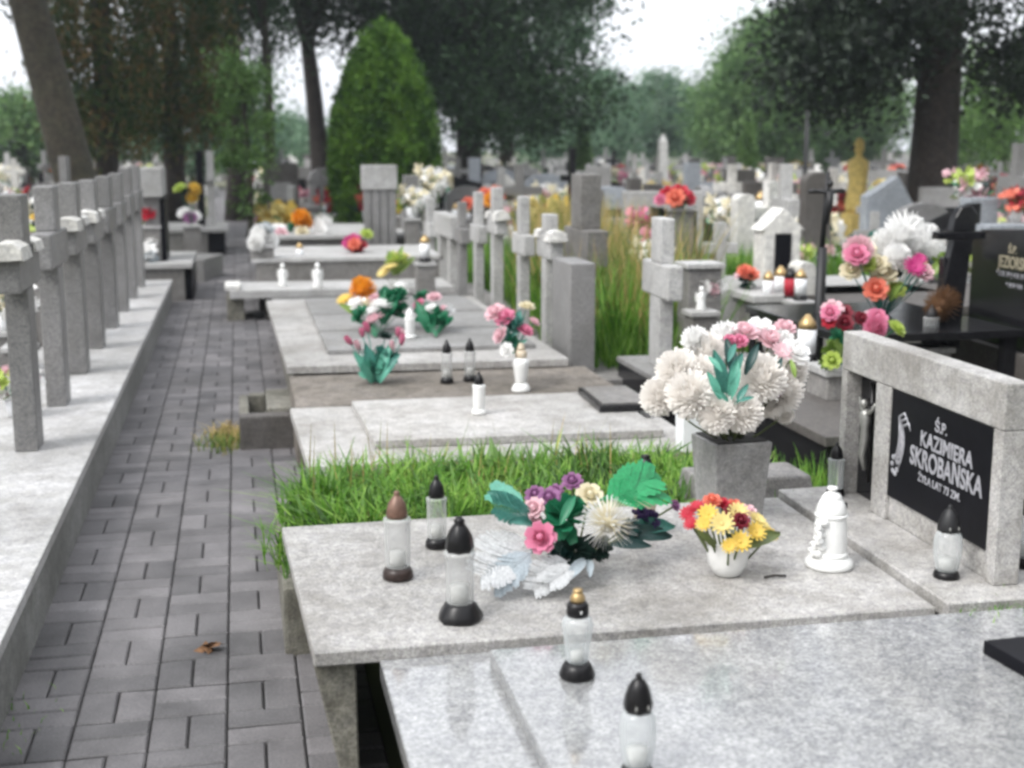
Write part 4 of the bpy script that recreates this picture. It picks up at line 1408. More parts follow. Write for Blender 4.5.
# foreground mixed bouquet
bouquet('mixed bouquet with cream and pink flowers and silver fronds lying on the pale slab', at(575, 560, .403), [
    ('spiky', 'white', 608, 524, 3.03, 30), ('spiky', 'cream', 610, 522, 3.02, 22), ('ruffle', 'violet', 648, 522, 3.2, 14), ('rose', 'mauve', 676, 505, 3.3, 6), ('ruffle', 'violet', 640, 515, 3.25, 10), ('ruffle', 'darkteal', 630, 530, 3.15, 13), ('rose', 'pink', 540, 537, 3.02, 15), ('rose', 'cream', 590, 494, 3.2, 13), ('rose', 'mauve', 572, 480, 3.28, 10),
    ('rose', 'mauve', 549, 497, 3.22, 12), ('rose', 'mauve', 535, 494, 3.26, 10), ('rose', 'palepink', 533, 507, 3.15, 11), ('rose', 'palepink', 532, 520, 3.15, 8),
    ('ruffle', 'green', 566, 519, 3.1, 27), ('ruffle', 'dark', 575, 551, 3.1, 22), ('ruffle', 'dark', 596, 549, 3.12, 18), ('rose', 'mauve', 555, 490, 3.3, 8),
    ('ruffle', 'darkteal', 560, 560, 3.08, 15)],
    [('leaf', 'teal', 530, 512, 3.15, 487, 494, 3.2), ('frond', 'teal', 532, 520, 3.15, 492, 506, 3.1), ('frond', 'mint', 528, 505, 3.2, 490, 492, 3.25), ('leaf', 'teal', 532, 525, 3.1, 505, 524, 3.05),
     ('frond', 'fresh', 600, 500, 3.15, 655, 478, 3.2), ('frond', 'fresh', 605, 500, 3.12, 660, 490, 3.2), ('frond', 'fresh', 605, 497, 3.2, 640, 474, 3.25), ('leaf', 'green', 560, 525, 3.05, 575, 497, 3.1),
     ('frond', 'silverleaf', 535, 548, 3.1, 478, 578, 3.0), ('frond', 'silverleaf', 530, 540, 3.1, 480, 552, 3.08), ('frond', 'blueleaf', 535, 550, 3.05, 492, 588, 3.0),
     ('frond', 'silverleaf', 560, 565, 3.05, 532, 592, 2.98), ('frond', 'silverleaf', 570, 560, 3.05, 535, 575, 3.0), ('frond', 'silverleaf', 575, 565, 3.02, 548, 585, 2.96), ('leaf', 'blueleaf', 585, 560, 3.05, 565, 585, 2.98),
     ('leaf', 'blueleaf', 590, 560, 3.06, 590, 580, 3.0), ('leaf', 'darkteal', 615, 535, 3.15, 668, 540, 3.2), ('leaf', 'teal', 620, 530, 3.18, 672, 530, 3.22), ('leaf', 'darkteal', 610, 545, 3.1, 650, 548, 3.1)])

# white pot with red and yellow daisies
pt = at(727, 574, .403)
t = bouquet('white pot of red and yellow flowers on the pale slab', pt, [
    ('daisy', 'red', 691, 524, 3.05, 9), ('daisy', 'red', 688, 514, 3.1, 10), ('daisy', 'red', 697, 507, 3.1, 10), ('rose', 'coral', 712, 499, 3.12, 9), ('rose', 'red', 722, 502, 3.15, 8), ('rose', 'coral', 735, 505, 3.15, 9), ('rose', 'palepink', 748, 510, 3.12, 9),
    ('daisy', 'yellow', 708, 514, 3.02, 12), ('daisy', 'yellow', 704, 524, 3.0, 10), ('daisy', 'paleyellow', 722, 524, 2.98, 14), ('rose', 'darkred', 741, 520, 3.0, 9), ('daisy', 'paleyellow', 738, 512, 3.05, 12),
    ('daisy', 'paleyellow', 757, 520, 3.05, 12), ('daisy', 'yellow', 755, 532, 3.0, 13), ('daisy', 'yellow', 740, 542, 2.96, 13), ('daisy', 'yellow', 770, 535, 3.05, 10), ('daisy', 'paleyellow', 763, 526, 3.08, 10), ('rose', 'darkred', 730, 510, 3.06, 7), ('daisy', 'yellow', 729, 546, 2.95, 9)],
    [('leaf', 'darkteal', 727, 545, 3.0, 723, 528, 2.96), ('leaf', 'olive', 740, 550, 3.0, 778, 536, 3.05), ('leaf', 'olive', 715, 548, 3.0, 695, 530, 3.0)], cat='flower pot')
MB().lathe([(.030, 0), (.036, .004), (.050, .03), (.055, .06), (.053, .085), (.056, .092), (.050, .092), (.047, .06), (.001, .05)], 28).obj('pot', 'ceramic', t)
t.name = 'flower_pot'

# concrete vase with chrysanthemums
vz = Vector((1.425, 3.60, .403))
t = bouquet('big bouquet of white chrysanthemums with teal leaves in the concrete vase', vz + Vector((0, 0, .2)), [
    ('mum', 'offwhite', 659, 397, 3.5, 21), ('mum', 'offwhite', 678, 372, 3.5, 25), ('mum', 'white', 695, 340, 3.6, 15), ('mum', 'offwhite', 706, 352, 3.6, 22), ('mum', 'offwhite', 690, 395, 3.42, 27), ('mum', 'white', 668, 350 + 36, 3.65, 18),
    ('mum', 'offwhite', 717, 414, 3.38, 22), ('mum', 'offwhite', 742, 412, 3.38, 23), ('mum', 'offwhite', 762, 378, 3.45, 27), ('mum', 'offwhite', 783, 392, 3.5, 22), ('mum', 'offwhite', 770, 402, 3.5, 18), ('mum', 'offwhite', 790, 372, 3.55, 20),
    ('mum', 'white', 725, 338, 3.65, 18), ('rose', 'palepink', 745, 330, 3.62, 14), ('rose', 'white', 760, 328, 3.65, 15), ('rose', 'palepink', 772, 338, 3.6, 14), ('rose', 'pink', 740, 340, 3.58, 8), ('rose', 'pink', 730, 338, 3.58, 6), ('rose', 'palepink', 785, 326, 3.65, 11),
    ('mum', 'white', 780, 345, 3.62, 17), ('daisy', 'palepink', 782, 352, 3.5, 12), ('rose', 'white', 797, 350, 3.5, 15), ('mum', 'offwhite', 700, 375, 3.5, 22), ('mum', 'offwhite', 785, 415, 3.55, 10), ('mum', 'offwhite', 745, 395, 3.5, 20), ('rose', 'mauve', 775, 392, 3.44, 6)],
    [('leaf', 'teal', 725, 395, 3.4, 712, 350, 3.42), ('leaf', 'mint', 730, 400, 3.38, 738, 360, 3.4), ('leaf', 'teal', 728, 385, 3.38, 742, 355, 3.42), ('leaf', 'teal', 735, 405, 3.36, 748, 385, 3.38), ('leaf', 'mint', 720, 400, 3.36, 706, 372, 3.38), ('leaf', 'darkteal', 735, 380, 3.42, 725, 340, 3.48),
     ('leaf', 'mint', 728, 402, 3.34, 712, 392, 3.33), ('leaf', 'teal', 738, 402, 3.34, 754, 398, 3.34), ('leaf', 'darkteal', 745, 375, 3.42, 758, 345, 3.45), ('leaf', 'mint', 722, 372, 3.36, 708, 358, 3.4), ('leaf', 'limeleaf', 795, 378, 3.45, 790, 360, 3.48), ('leaf', 'darkteal', 775, 375, 3.42, 782, 358, 3.44), ('leaf', 'teal', 728, 362, 3.38, 735, 345, 3.42)])
t = thing('concrete_vase', 'tapered square concrete vase holding the white chrysanthemums', 'vase', vz, R(4))
MB().box(-.075, .075, -.075, .075, 0, .232, None, .005, taper=(1.22, 1.22)).obj('body', 'panelgrey', t)
MB().box(-.08, .08, -.08, .08, .2325, .236).obj('soil', 'joint', t)

# bouquet of pink tulips
bouquet('pink tulips with mint leaves standing on the brown slab', at(378, 384, .297), [
    ('tulip', 'pink', 349, 341, 6.6, 7), ('tulip', 'palepink', 358, 346, 6.6, 7), ('tulip', 'pink', 402, 340, 6.6, 7), ('tulip', 'pink', 367, 328, 6.65, 7), ('tulip', 'palepink', 392, 346, 6.55, 6), ('tulip', 'pink', 362, 333, 6.6, 6), ('tulip', 'pink', 398, 333, 6.65, 6), ('rose', 'dark', 385, 335, 6.65, 7), ('ruffle', 'mint', 375, 368, 6.6, 17), ('ruffle', 'teal', 385, 358, 6.6, 14)],
    [('leaf', 'mint', 375, 382, 6.6, 352, 352, 6.6), ('leaf', 'teal', 376, 382, 6.6, 365, 342, 6.6), ('leaf', 'mint', 378, 382, 6.55, 392, 345, 6.6), ('leaf', 'teal', 380, 382, 6.55, 402, 355, 6.55), ('leaf', 'mint', 372, 383, 6.55, 360, 362, 6.5), ('leaf', 'mint', 380, 383, 6.5, 392, 366, 6.5)], 'teal')
bouquet('orange chrysanthemum and white roses with green bow on the panelled slab', at(375, 338, .373), [
    ('mum', 'orange', 363, 290, 8.1, 14), ('rose', 'palepink', 376, 297, 8.0, 8), ('daisy', 'yellow', 345, 300, 8.1, 9), ('rose', 'white', 357, 302, 8.0, 9), ('rose', 'cream', 366, 303, 8.0, 9), ('rose', 'white', 381, 303, 7.9, 10), ('rose', 'palepink', 373, 318, 7.8, 10), ('rose', 'white', 371, 310, 7.85, 8),
    ('ruffle', 'green', 393, 300, 8.0, 16), ('ruffle', 'green', 397, 312, 8.0, 13), ('rose', 'white', 400, 285, 8.1, 8), ('ruffle', 'green', 362, 316, 7.9, 11), ('rose', 'palepink', 401, 331, 7.8, 6)],
    [('leaf', 'green', 385, 325, 7.9, 400, 292, 8.0), ('leaf', 'green', 382, 325, 7.9, 385, 290, 8.0), ('leaf', 'limeleaf', 360, 318, 8.0, 338, 305, 8.0), ('leaf', 'green', 375, 328, 7.9, 355, 322, 7.9)], 'green')
bouquet('dark green bow with small pink roses, right of the orange chrysanthemum', at(436, 338, .373), [
    ('ruffle', 'green', 428, 318, 7.9, 16), ('ruffle', 'green', 440, 324, 7.8, 15), ('ruffle', 'green', 422, 298, 8.1, 9), ('rose', 'palepink', 434, 296, 8.0, 7), ('rose', 'pink', 418, 303, 8.0, 6), ('rose', 'white', 430, 308, 7.9, 7), ('rose', 'palepink', 443, 308, 7.9, 5), ('ruffle', 'silverleaf', 446, 312, 7.9, 9)],
    [('leaf', 'green', 430, 335, 7.8, 416, 302, 7.9), ('leaf', 'green', 436, 335, 7.8, 452, 320, 7.8)], 'green')
bouquet('pale pink roses with teal leaves above a white lantern', at(516, 345, .52), [
    ('rose', 'palepink', 494, 311, 6.4, 10), ('rose', 'pink', 504, 316, 6.35, 10), ('rose', 'cream', 527, 305, 6.4, 8), ('rose', 'palepink', 499, 334, 6.3, 9), ('rose', 'pink', 526, 329, 6.3, 8), ('rose', 'palepink', 535, 321, 6.35, 6), ('ruffle', 'teal', 513, 328, 6.35, 14), ('ruffle', 'green', 512, 344, 6.3, 11), ('rose', 'white', 506, 350, 6.2, 7)],
    [('leaf', 'teal', 512, 350, 6.3, 500, 322, 6.35), ('leaf', 'mint', 512, 352, 6.3, 528, 340, 6.3), ('leaf', 'teal', 514, 340, 6.3, 520, 312, 6.4)], 'teal')
bouquet('dry yellow green plant on the box tomb edge', at(395, 290, .25), [
    ('ruffle', 'lime', 397, 262, 11.5, 12), ('daisy', 'paleyellow', 390, 268, 11.4, 9), ('daisy', 'paleyellow', 402, 256, 11.5, 9), ('daisy', 'paleyellow', 384, 273, 11.4, 8)],
    [('leaf', 'limeleaf', 396, 275, 11.5, 404, 246, 11.5), ('leaf', 'limeleaf', 394, 275, 11.5, 388, 250, 11.5), ('leaf', 'limeleaf', 398, 275, 11.5, 416, 258, 11.5)], 'olive')
bouquet('big pink and white artificial flowers left of the black cross', Q(880, 320, 6.3), [
    ('mum', 'palepink', 858, 250, 6.2, 17), ('rose', 'pink', 857, 252, 6.1, 12), ('rose', 'cream', 851, 268, 6.2, 11), ('rose', 'cream', 884, 270, 6.2, 14), ('mum', 'white', 900, 238, 6.3, 18), ('mum', 'white', 912, 228, 6.4, 15), ('mum', 'white', 890, 248, 6.3, 15), ('mum', 'white', 913, 248, 6.3, 16), ('mum', 'white', 897, 256, 6.2, 15), ('spiky', 'white', 905, 232, 6.35, 24), ('spiky', 'white', 926, 244, 6.3, 20), ('mum', 'white', 884, 240, 6.35, 14), ('spiky', 'white', 940, 250, 6.35, 14), ('rose', 'cream', 868, 246, 6.3, 9),
    ('spiky', 'cream', 880, 248, 6.4, 16), ('rose', 'coral', 876, 287, 6.1, 12), ('daisy', 'magenta', 914, 266, 6.1, 13), ('daisy', 'magenta', 920, 258, 6.15, 8), ('rose', 'lime', 896, 287, 6.2, 10), ('rose', 'cream', 877, 262, 6.2, 12), ('rose', 'palepink', 925, 270, 6.1, 10), ('ruffle', 'limeleaf', 942, 262, 6.2, 12), ('ruffle', 'teal', 877, 240, 6.5, 12), ('mum', 'offwhite', 935, 242, 6.4, 12), ('mum', 'white', 928, 232, 6.4, 11), ('rose', 'lime', 868, 262, 6.2, 9), ('ruffle', 'dark', 893, 275, 6.3, 10), ('ruffle', 'blueleaf', 928, 255, 6.4, 16)],
    [('leaf', 'limeleaf', 925, 280, 6.2, 950, 255, 6.2), ('leaf', 'teal', 880, 310, 6.2, 866, 280, 6.2), ('leaf', 'limeleaf', 890, 300, 6.2, 905, 282, 6.1)], 'teal')
bouquet('pink and dark red roses just behind the pale headstone', Q(840, 365, 5.2), [
    ('rose', 'palepink', 832, 308, 5.1, 11), ('rose', 'pink', 830, 312, 5.0, 9), ('rose', 'red', 829, 321, 5.0, 7), ('rose', 'darkred', 843, 312, 5.1, 10), ('rose', 'darkred', 845, 322, 5.0, 9), ('rose', 'darkred', 862, 318, 5.1, 8), ('rose', 'pink', 878, 317, 5.1, 11), ('rose', 'palepink', 872, 316, 5.2, 8), ('mum', 'pink', 875, 328, 5.0, 13), ('rose', 'lime', 898, 327, 5.2, 10),
    ('ruffle', 'limeleaf', 832, 350, 5.1, 13), ('ruffle', 'green', 840, 338, 5.2, 11), ('rose', 'lime', 832, 360, 5.0, 9), ('ruffle', 'limeleaf', 826, 362, 5.1, 9)],
    [('leaf', 'limeleaf', 838, 365, 5.1, 828, 340, 5.0), ('leaf', 'green', 842, 365, 5.1, 842, 330, 5.1)], 'green')
bouquet('dried brown plant right of the pink flowers', Q(940, 325, 5.95), [
    ('spiky', 'brown', 943, 300, 5.85, 20), ('spiky', 'brown', 938, 306, 5.8, 14), ('spiky', 'brown', 948, 292, 5.85, 13)], [], 'olive')
bouquet('coral pink flowers below the white rounded headstone', Q(748, 282, 8.6), [
    ('rose', 'coral', 750, 265, 8.6, 10), ('rose', 'palepink', 742, 266, 8.7, 8), ('rose', 'coral', 744, 262, 8.6, 7), ('ruffle', 'darkteal', 748, 275, 8.6, 10)], [], 'green')
rt_ = Q(677, 207, 10.5)
bouquet('red flowers standing on the wide black stone', (rt_.x, 10.45, rt_.z), [
    ('rose', 'red', 668, 194, 10.4, 9), ('rose', 'red', 680, 192, 10.4, 10), ('rose', 'coral', 675, 197, 10.3, 9), ('rose', 'red', 689, 197, 10.4, 8), ('rose', 'pink', 660, 199, 10.4, 6), ('ruffle', 'green', 680, 203, 10.4, 10)], [], 'green')
bouquet('orange red flowers above the grey crosses', Q(492, 205, 16), [
    ('rose', 'coral', 485, 196, 15.9, 9), ('rose', 'coral', 498, 192, 15.9, 8), ('rose', 'orange', 490, 199, 15.8, 7), ('rose', 'coral', 467, 203, 15.8, 6)], [], 'green')
# box tomb flowers
for lab, u, v, Y, hs_ in [
    ('white flower bunch at the left corner of the box tomb', 262, 244, 12.2, [('mum', 'white', 262, 236, 12.2, 12), ('mum', 'white', 256, 243, 12.1, 9), ('rose', 'white', 270, 240, 12.2, 9), ('ruffle', 'blueleaf', 266, 230, 12.2, 8)]),
    ('orange chrysanthemums over a white pot on the box tomb', 302, 240, 14.4, [('mum', 'orange', 301, 219, 14.4, 10), ('mum', 'orange', 306, 223, 14.4, 7), ('rose', 'cream', 302, 231, 14.3, 6), ('ruffle', 'green', 293, 228, 14.4, 6)]),
    ('white and green flowers between orange and white bunches', 278, 240, 14.4, [('rose', 'white', 277, 228, 14.4, 8), ('rose', 'palepink', 281, 233, 14.3, 6), ('ruffle', 'green', 274, 236, 14.4, 7)]),
    ('white lily bunch at the middle of the box tomb', 323, 240, 14.5, [('spiky', 'white', 323, 223, 14.5, 10), ('rose', 'white', 320, 229, 14.4, 6)]),
    ('dark red and pink flowers left of the grooved stele', 356, 262, 12.6, [('rose', 'magenta', 351, 240, 12.6, 9), ('rose', 'red', 357, 245, 12.6, 9), ('rose', 'coral', 354, 243, 12.5, 6), ('ruffle', 'darkteal', 358, 252, 12.6, 7), ('rose', 'lime', 367, 233, 12.6, 6)]),
    ('small yellow green flowers beside the grooved stele', 400, 215, 15.2, [('rose', 'lime', 400, 204, 15.2, 7), ('rose', 'yellow', 398, 208, 15.2, 6), ('rose', 'coral', 393, 203, 15.2, 4)]),
    ('red flowers at the end of the left cross row', 149, 225, 13.4, [('rose', 'coral', 149, 205, 13.4, 9), ('rose', 'red', 147, 211, 13.3, 8), ('ruffle', 'dark', 150, 216, 13.4, 7)]),
    ('white and blue flowers below the red flowers', 150, 255, 13.3, [('rose', 'white', 150, 235, 13.3, 7), ('rose', 'white', 147, 245, 13.2, 8), ('ruffle', 'blueleaf', 151, 252, 13.2, 7), ('ruffle', 'darkteal', 150, 240, 13.3, 5)]),
    ('bright yellow flowers behind the ledge headstone', 192, 225, 17, [('mum', 'yellow', 194, 190, 17, 7), ('mum', 'yellow', 192, 198, 17, 6), ('rose', 'lime', 179, 187, 17, 6), ('ruffle', 'dark', 186, 192, 17, 6)]),
    ('white lilac flowers on the farther ledge', 190, 225, 18.7, [('rose', 'white', 183, 210, 18.7, 6), ('rose', 'mauve', 190, 215, 18.6, 6), ('rose', 'white', 195, 213, 18.7, 6)]),
    ('yellow flower stems between the nearest left crosses', 37, 235, 9, [('rose', 'yellow', 37, 216, 9, 6), ('rose', 'white', 38, 199, 9, 6), ('ruffle', 'dark', 37, 208, 9, 6), ('ruffle', 'dark', 38, 226, 9, 6)]),
    ('white flowers in front of the blue grey pointed stone', 700, 262, 7.4, [('rose', 'white', 703, 288, 7.3, 8), ('rose', 'palepink', 712, 290, 7.3, 8), ('rose', 'white', 720, 287, 7.3, 7)]),
]:
    b0 = Q(u, v, Y)
    bouquet(lab if '700' not in str(u) else 'small white flowers behind the big chrysanthemum bouquet', b0, hs_, [], 'green')

# distant bunches of flowers and lanterns: one mesh each, many materials
def bunch_mesh(cols, seed):
    r = random.Random(seed)
    mb = MB()
    for k in range(16):
        c = Vector((r.uniform(-.13, .13), r.uniform(-.10, .10), .22 + r.uniform(-.09, .09)))
        m_ = 'p_' + r.choice(cols)
        for q in range(9):
            d = Vector((r.gauss(0, 1), r.gauss(0, 1), r.gauss(.2, 1))).normalized()
            e = d.orthogonal().normalized() * .035
            mb.quadface([c, c + d * .04 + e, c + d * .08, c + d * .04 - e], m_)
    for k in range(40):
        c = Vector((r.uniform(-.13, .13), r.uniform(-.10, .10), .15 + r.uniform(-.07, .09)))
        d = Vector((r.gauss(0, 1), r.gauss(0, 1), r.gauss(.6, .6))).normalized() * .08
        e = d.orthogonal().normalized() * .02
        mb.quadface([c, c + d * .5 + e, c + d, c + d * .5 - e], r.choice(['g_green', 'g_olive', 'g_darkteal']))
    mb.lathe([(.05, 0), (.07, .12), (.001, .12)], 10, m='whiteplastic')
    return mb.mesh('flower_bunch')


BM = [('red', bunch_mesh(['red', 'coral', 'darkred'], 1)), ('white', bunch_mesh(['white', 'white', 'cream'], 2)), ('pink', bunch_mesh(['pink', 'palepink', 'magenta'], 3)),
      ('yellow', bunch_mesh(['yellow', 'paleyellow'], 4)), ('orange', bunch_mesh(['orange', 'coral'], 5)), ('pale mixed', bunch_mesh(['palepink', 'white', 'lime'], 6))]
lmb = MB()
lmb.lathe([(.05, 0), (.055, .01), (.045, .04)], 12, m='blackplastic')
lmb.lathe([(.042, .04), (.045, .16)], 12, m='whiteplastic')
lmb.lathe([(.046, .16), (.04, .19), (.01, .23), (.001, .23)], 12, m='goldknob')
LM1 = lmb.mesh('lantern')
lmb = MB()
lmb.lathe([(.05, 0), (.055, .01), (.045, .04)], 12, m='blackplastic')
lmb.lathe([(.042, .04), (.045, .16)], 12, m='p_red')
lmb.lathe([(.046, .16), (.04, .19), (.01, .23), (.001, .23)], 12, m='blackplastic')
LM2 = lmb.mesh('lantern')
drnd = random.Random(5)
nb = nl = 0
for pr, x, y in crowd:
    if y > 45:
        continue
    for _ in range(drnd.choice([0, 1, 1, 2])):
        if nb > 280:
            break
        k = drnd.choices(range(6), [3, 5, 3, 1, 1, 4])[0]
        o = link('flower_bunch', BM[k][1], None, (x + drnd.uniform(-.35, .35), y - drnd.uniform(.25, 1.2), .27), drnd.uniform(0, 6), drnd.uniform(1.2, 2.2) if y > 14 else drnd.uniform(.8, 1.2))
        tag(o, BM[k][0] + ' flower bunch on one of the distant graves', 'flowers', 'distant ' + BM[k][0] + ' flower bunches')
        nb += 1
    for _ in range(drnd.choice([0, 1, 2])):
        if nl > 200:
            break
        w_ = drnd.random() < .75
        o = link('grave_lantern', LM1 if w_ else LM2, None, (x + drnd.uniform(-.38, .38), y - drnd.uniform(.3, 1.5), .29), 0, drnd.uniform(.9, 1.4))
        tag(o, ('white' if w_ else 'red') + ' lantern on one of the distant graves', 'lantern', 'distant %s lanterns' % ('white' if w_ else 'red'))
        nl += 1
print('bunches', nb, nl)

ZN = [(45, 'at the left picture edge'), (110, 'behind the left crosses'), (200, 'beneath the drooping conifers'), (255, 'behind the young bright tree'), (335, 'left of the thuja'), (440, 'around the thuja'), (540, 'above the grey crosses'), (600, 'behind the dark stone cross'), (660, 'behind the dry grass'), (720, 'near the wide black stone'), (800, 'around the white chapel stone'), (880, 'around the ochre statue'), (950, 'by the big dark trunk'), (9999, 'under the weeping tree')]
DN = [(20, 'in the nearer rows'), (30, 'in the middle rows'), (42, 'in the far rows'), (999, 'in the farthest rows')]
ORD = ['leftmost', 'second from left', 'third from left', 'fourth from left', 'fifth from left', 'sixth from left', 'seventh from left'] + [w_ + ' from left' for w_ in 'eighth ninth tenth eleventh twelfth thirteenth fourteenth fifteenth sixteenth seventeenth eighteenth nineteenth twentieth'.split()]
bins = {}
for o in S.objects:
    if o.get('group', '').startswith('distant ') and o.parent is None:
        x, y = o.location.x, o.location.y
        d = Vector((x, y, .5)) - EYE
        u = 512 + F * d.dot(rt) / d.dot(fw)
        zn = next(b_ for a_, b_ in ZN if u < a_)
        dn = next(b_ for a_, b_ in DN if y < a_)
        base = o['label'].replace(' among the distant graves', '').replace(' on one of the distant graves', '')
        bins.setdefault(base + ' ' + dn + ' ' + zn, []).append((u, o))
for lab, lst in bins.items():
    lst.sort(key=lambda q_: q_[0])
    for k, (u, o) in enumerate(lst):
        o['label'] = lab if len(lst) == 1 else lab + ', ' + ORD[min(k, 19)]

# nearer loose lanterns and bunches: (kind, u, v_base, Y, scale, label)
for kind, u, v, Y, s_, lab in [
    ('w', 20, 345, 7.5, 1.0, 'white lantern on a slab left of the nearest cross'), ('b1', 8, 330, 7.8, .9, 'white flower bunch left of the nearest cross'),
    ('w', 51, 300, 8.8, 1, 'white lantern between the first two left crosses'), ('b5', 15, 400, 6.4, .7, 'pale mixed flowers on the nearest left slab'),
    ('r', 60, 240, 11, 1, 'red lantern behind the left crosses'),
    ('w', 780, 296, 8.4, 1.0, 'white lantern on the pale slab right of the coral flowers'), ('r', 790, 300, 8.2, 1.0, 'red lantern beneath the chapel headstone'), ('w', 800, 300, 8.0, .9, 'white lantern near the iron post'),
    ('w', 768, 300, 8.3, .9, 'white lantern left of the red lantern'), ('w', 806, 362, 5.7, 1.0, 'white lantern under the black rim'), ('w', 760, 222, 12, 1.3, 'white lantern behind the chapel roof'),
    ('b1', 725, 240, 12.5, 1.4, 'white flowers on the pale kerb stone'), ('b2', 655, 262, 9.5, .8, 'pink flowers in dry grass left of the pale cross'), ('b2', 640, 242, 11, .9, 'pink flowers farther into the dry grass'),
      ('b5', 968, 215, 11, 1.3, 'pale mixed flowers behind the black cross'),
    ('b0', 1015, 222, 10.4, .9, 'red flowers at the upper right edge of the stones'), ('w', 425, 262, 11, 1, 'white lantern left of the two legged cross'), ('b1', 430, 205, 15, 1.3, 'white flowers behind the grey crosses'),
    ('b1', 412, 218, 14, 1.0, 'white flowers by the cross near the grooved stele'), ('w', 300, 262, 12.4, .8, 'white lantern in the middle of the stepped grave'), ('b1', 650, 282, 9, .9, 'small white flowers left of the pale cross')]:
    q = Q(u, v, Y)
    me = {'w': LM1, 'r': LM2}.get(kind) or BM[int(kind[1])][1]
    isl = kind in 'wr'
    # stands on a small stone block so that nothing floats
    base_z = q.z
    o = link('grave_lantern' if isl else 'flower_bunch', me, None, q, 0, s_)
    tag(o, lab, 'lantern' if isl else 'flowers')


SETTLE = [o for o in S.objects if o.parent is None and o.name.split('.')[0] in ('bouquet', 'flower_pot', 'flower_bunch', 'grave_lantern', 'angel_figurine') and 'concrete vase' not in o['label'] and 'above a white lantern' not in o['label']]
bpy.context.view_layer.update()
dg = bpy.context.evaluated_depsgraph_get()
for o in SETTLE:
    own = {o.name} | {c_.name for c_ in o.children}
    x, y, z = o.location
    st = Vector((x, y, z + .006))
    zf = -0.035
    hid = [h_ for h_ in SETTLE if h_ is not o]
    for _ in range(12):
        hit, loc_, nrm, idx, ob, mx_ = S.ray_cast(dg, st, Vector((0, 0, -1)))
        if not hit:
            break
        top_ = ob.parent or ob
        if top_ in SETTLE or ob.name in own:
            st = loc_ - Vector((0, 0, .0003))
            continue
        zf = loc_.z
        break
    gap = z - zf
    if gap < 0.004:
        continue
    if gap < 0.10 or o.get('group', '').startswith('distant'):
        o.location.z = zf + .001
    else:
        w_ = .11 if o.name.startswith('bouquet') else .08
        t = thing('stone_block', 'grey stone block under the ' + ' '.join(o['label'].split()[:11]), 'block', (x, y, zf))
        MB().box(-w_, w_, -w_, w_, -.002, gap - .031, None, .006, taper=(.92, .92)).obj('block', 'midstone', t)
        MB().box(-w_ - .01, w_ + .01, -w_ - .01, w_ + .01, gap - .03, gap - .001, None, .004).obj('top_slab', 'crosslight', t)

# ================================================================== WEEDS
def weed_field(name, label, n, xr, yr, z0, hh, w, mat, lean, clump, seed, keep=None):
    return blades(name, label, n, xr, yr, z0, hh, w, mat, lean, clump, np.random.default_rng(seed), keep)


weed_field('dry_grass', 'tall golden dry grass behind the broad stele', 3200, (2.45, 3.35), (9.0, 12.5), 0, .95, .012, 'straw', .5, 45, 1)
weed_field('green_weeds', 'green weeds growing between stele and pale cross', 3600, (2.0, 3.0), (7.2, 9), 0, .42, .010, 'grass', .5, 120, 2)
weed_field('tall_weeds', 'tall tan stalks mixed with the green weeds right of the broad stele', 1500, (2.1, 2.75), (7.6, 9.6), 0, .85, .010, 'straw', .4, 40, 21)
weed_field('tall_weeds', 'high green weeds rising to the cross tops behind the broad stele', 2600, (2.05, 2.9), (7.4, 9.8), 0, .72, .014, 'grass', .5, 60, 22)
weed_field('green_weeds', 'green weeds between the vase and the pale headstone', 1800, (1.95, 2.6), (3.95, 4.42), 0, .33, .012, 'grass', .5, 40, 3)
weed_field('green_weeds', 'green grass patch between crosses on the right row', 2500, (2.05, 3), (10, 15), 0, .5, .012, 'grass', .5, 60, 4)
weed_field('green_plants', 'bright green plants beside the coral flowers', 1800, (4.3, 5.6), (10.6, 11.6), 0, .55, .02, 'grass', .6, 40, 6)
weed_field('lawn', 'grass strip in front of the thuja', 3500, (0.6, 2.6), (17, 24), 0, .3, .02, 'grass', .6, 200, 8)
weed_field('moss_tufts', 'small tufts along the left plinth foot', 160, (-.665, -.64), (2.6, 3.6), -.01, .035, .004, 'grass', 1.0, 6, 9)
weed_field('grass', 'grass tuft behind the polished slab at right', 260, (1.72, 1.95), (2.62, 2.68), .37, .05, .005, 'grass', 1.2, 8, 10)
weed_field('dead_grass', 'dry leaves and grass beside the hollow block', 420, (-.13, -.03), (6.45, 7.0), -.01, .07, .008, 'straw', 1.5, 12, 12)
tag(bpy.data.objects['moss_tufts'], None, None)


# ================================================================== TREES
def crown_pts(rng, center, rad, ncl, per, cl_r, shape='ball', shell=.55):
    d = rng.normal(size=(ncl, 3))
    d /= np.linalg.norm(d, axis=1)[:, None]
    r = rng.uniform(shell, 1.0, ncl) ** .6
    c = d * r[:, None] * np.array(rad) + np.array(center)
    s = rng.uniform(.6, 1.3, ncl) * cl_r
    pts = (c[:, None, :] + rng.normal(size=(ncl, per, 3)) * s[:, None, None] * np.array([1, 1, .7]))
    return pts.reshape(-1, 3), c


def trunk_mb(base_r, h, lean=(0, 0), limbs=(), rng=None, fork=.45):
    mb = MB()
    pts, rad = [], []
    for i in range(9):
        f = i / 8
        pts.append((lean[0] * f + .05 * math.sin(f * 5), lean[1] * f, -.1 + h * f))
        rad.append(base_r * (1.35 if i == 0 else 1.0 - .62 * f))
    mb.tube(pts, rad, 12)
    for c in limbs:
        f = fork + .4 * rng.random()
        st = Vector((lean[0] * f, lean[1] * f, h * f))
        c = Vector(c)
        mid = st.lerp(c, .5) + Vector((0, 0, .3))
        mb.tube([st, mid, c], [base_r * .38, base_r * .22, base_r * .06], 7)
    return mb


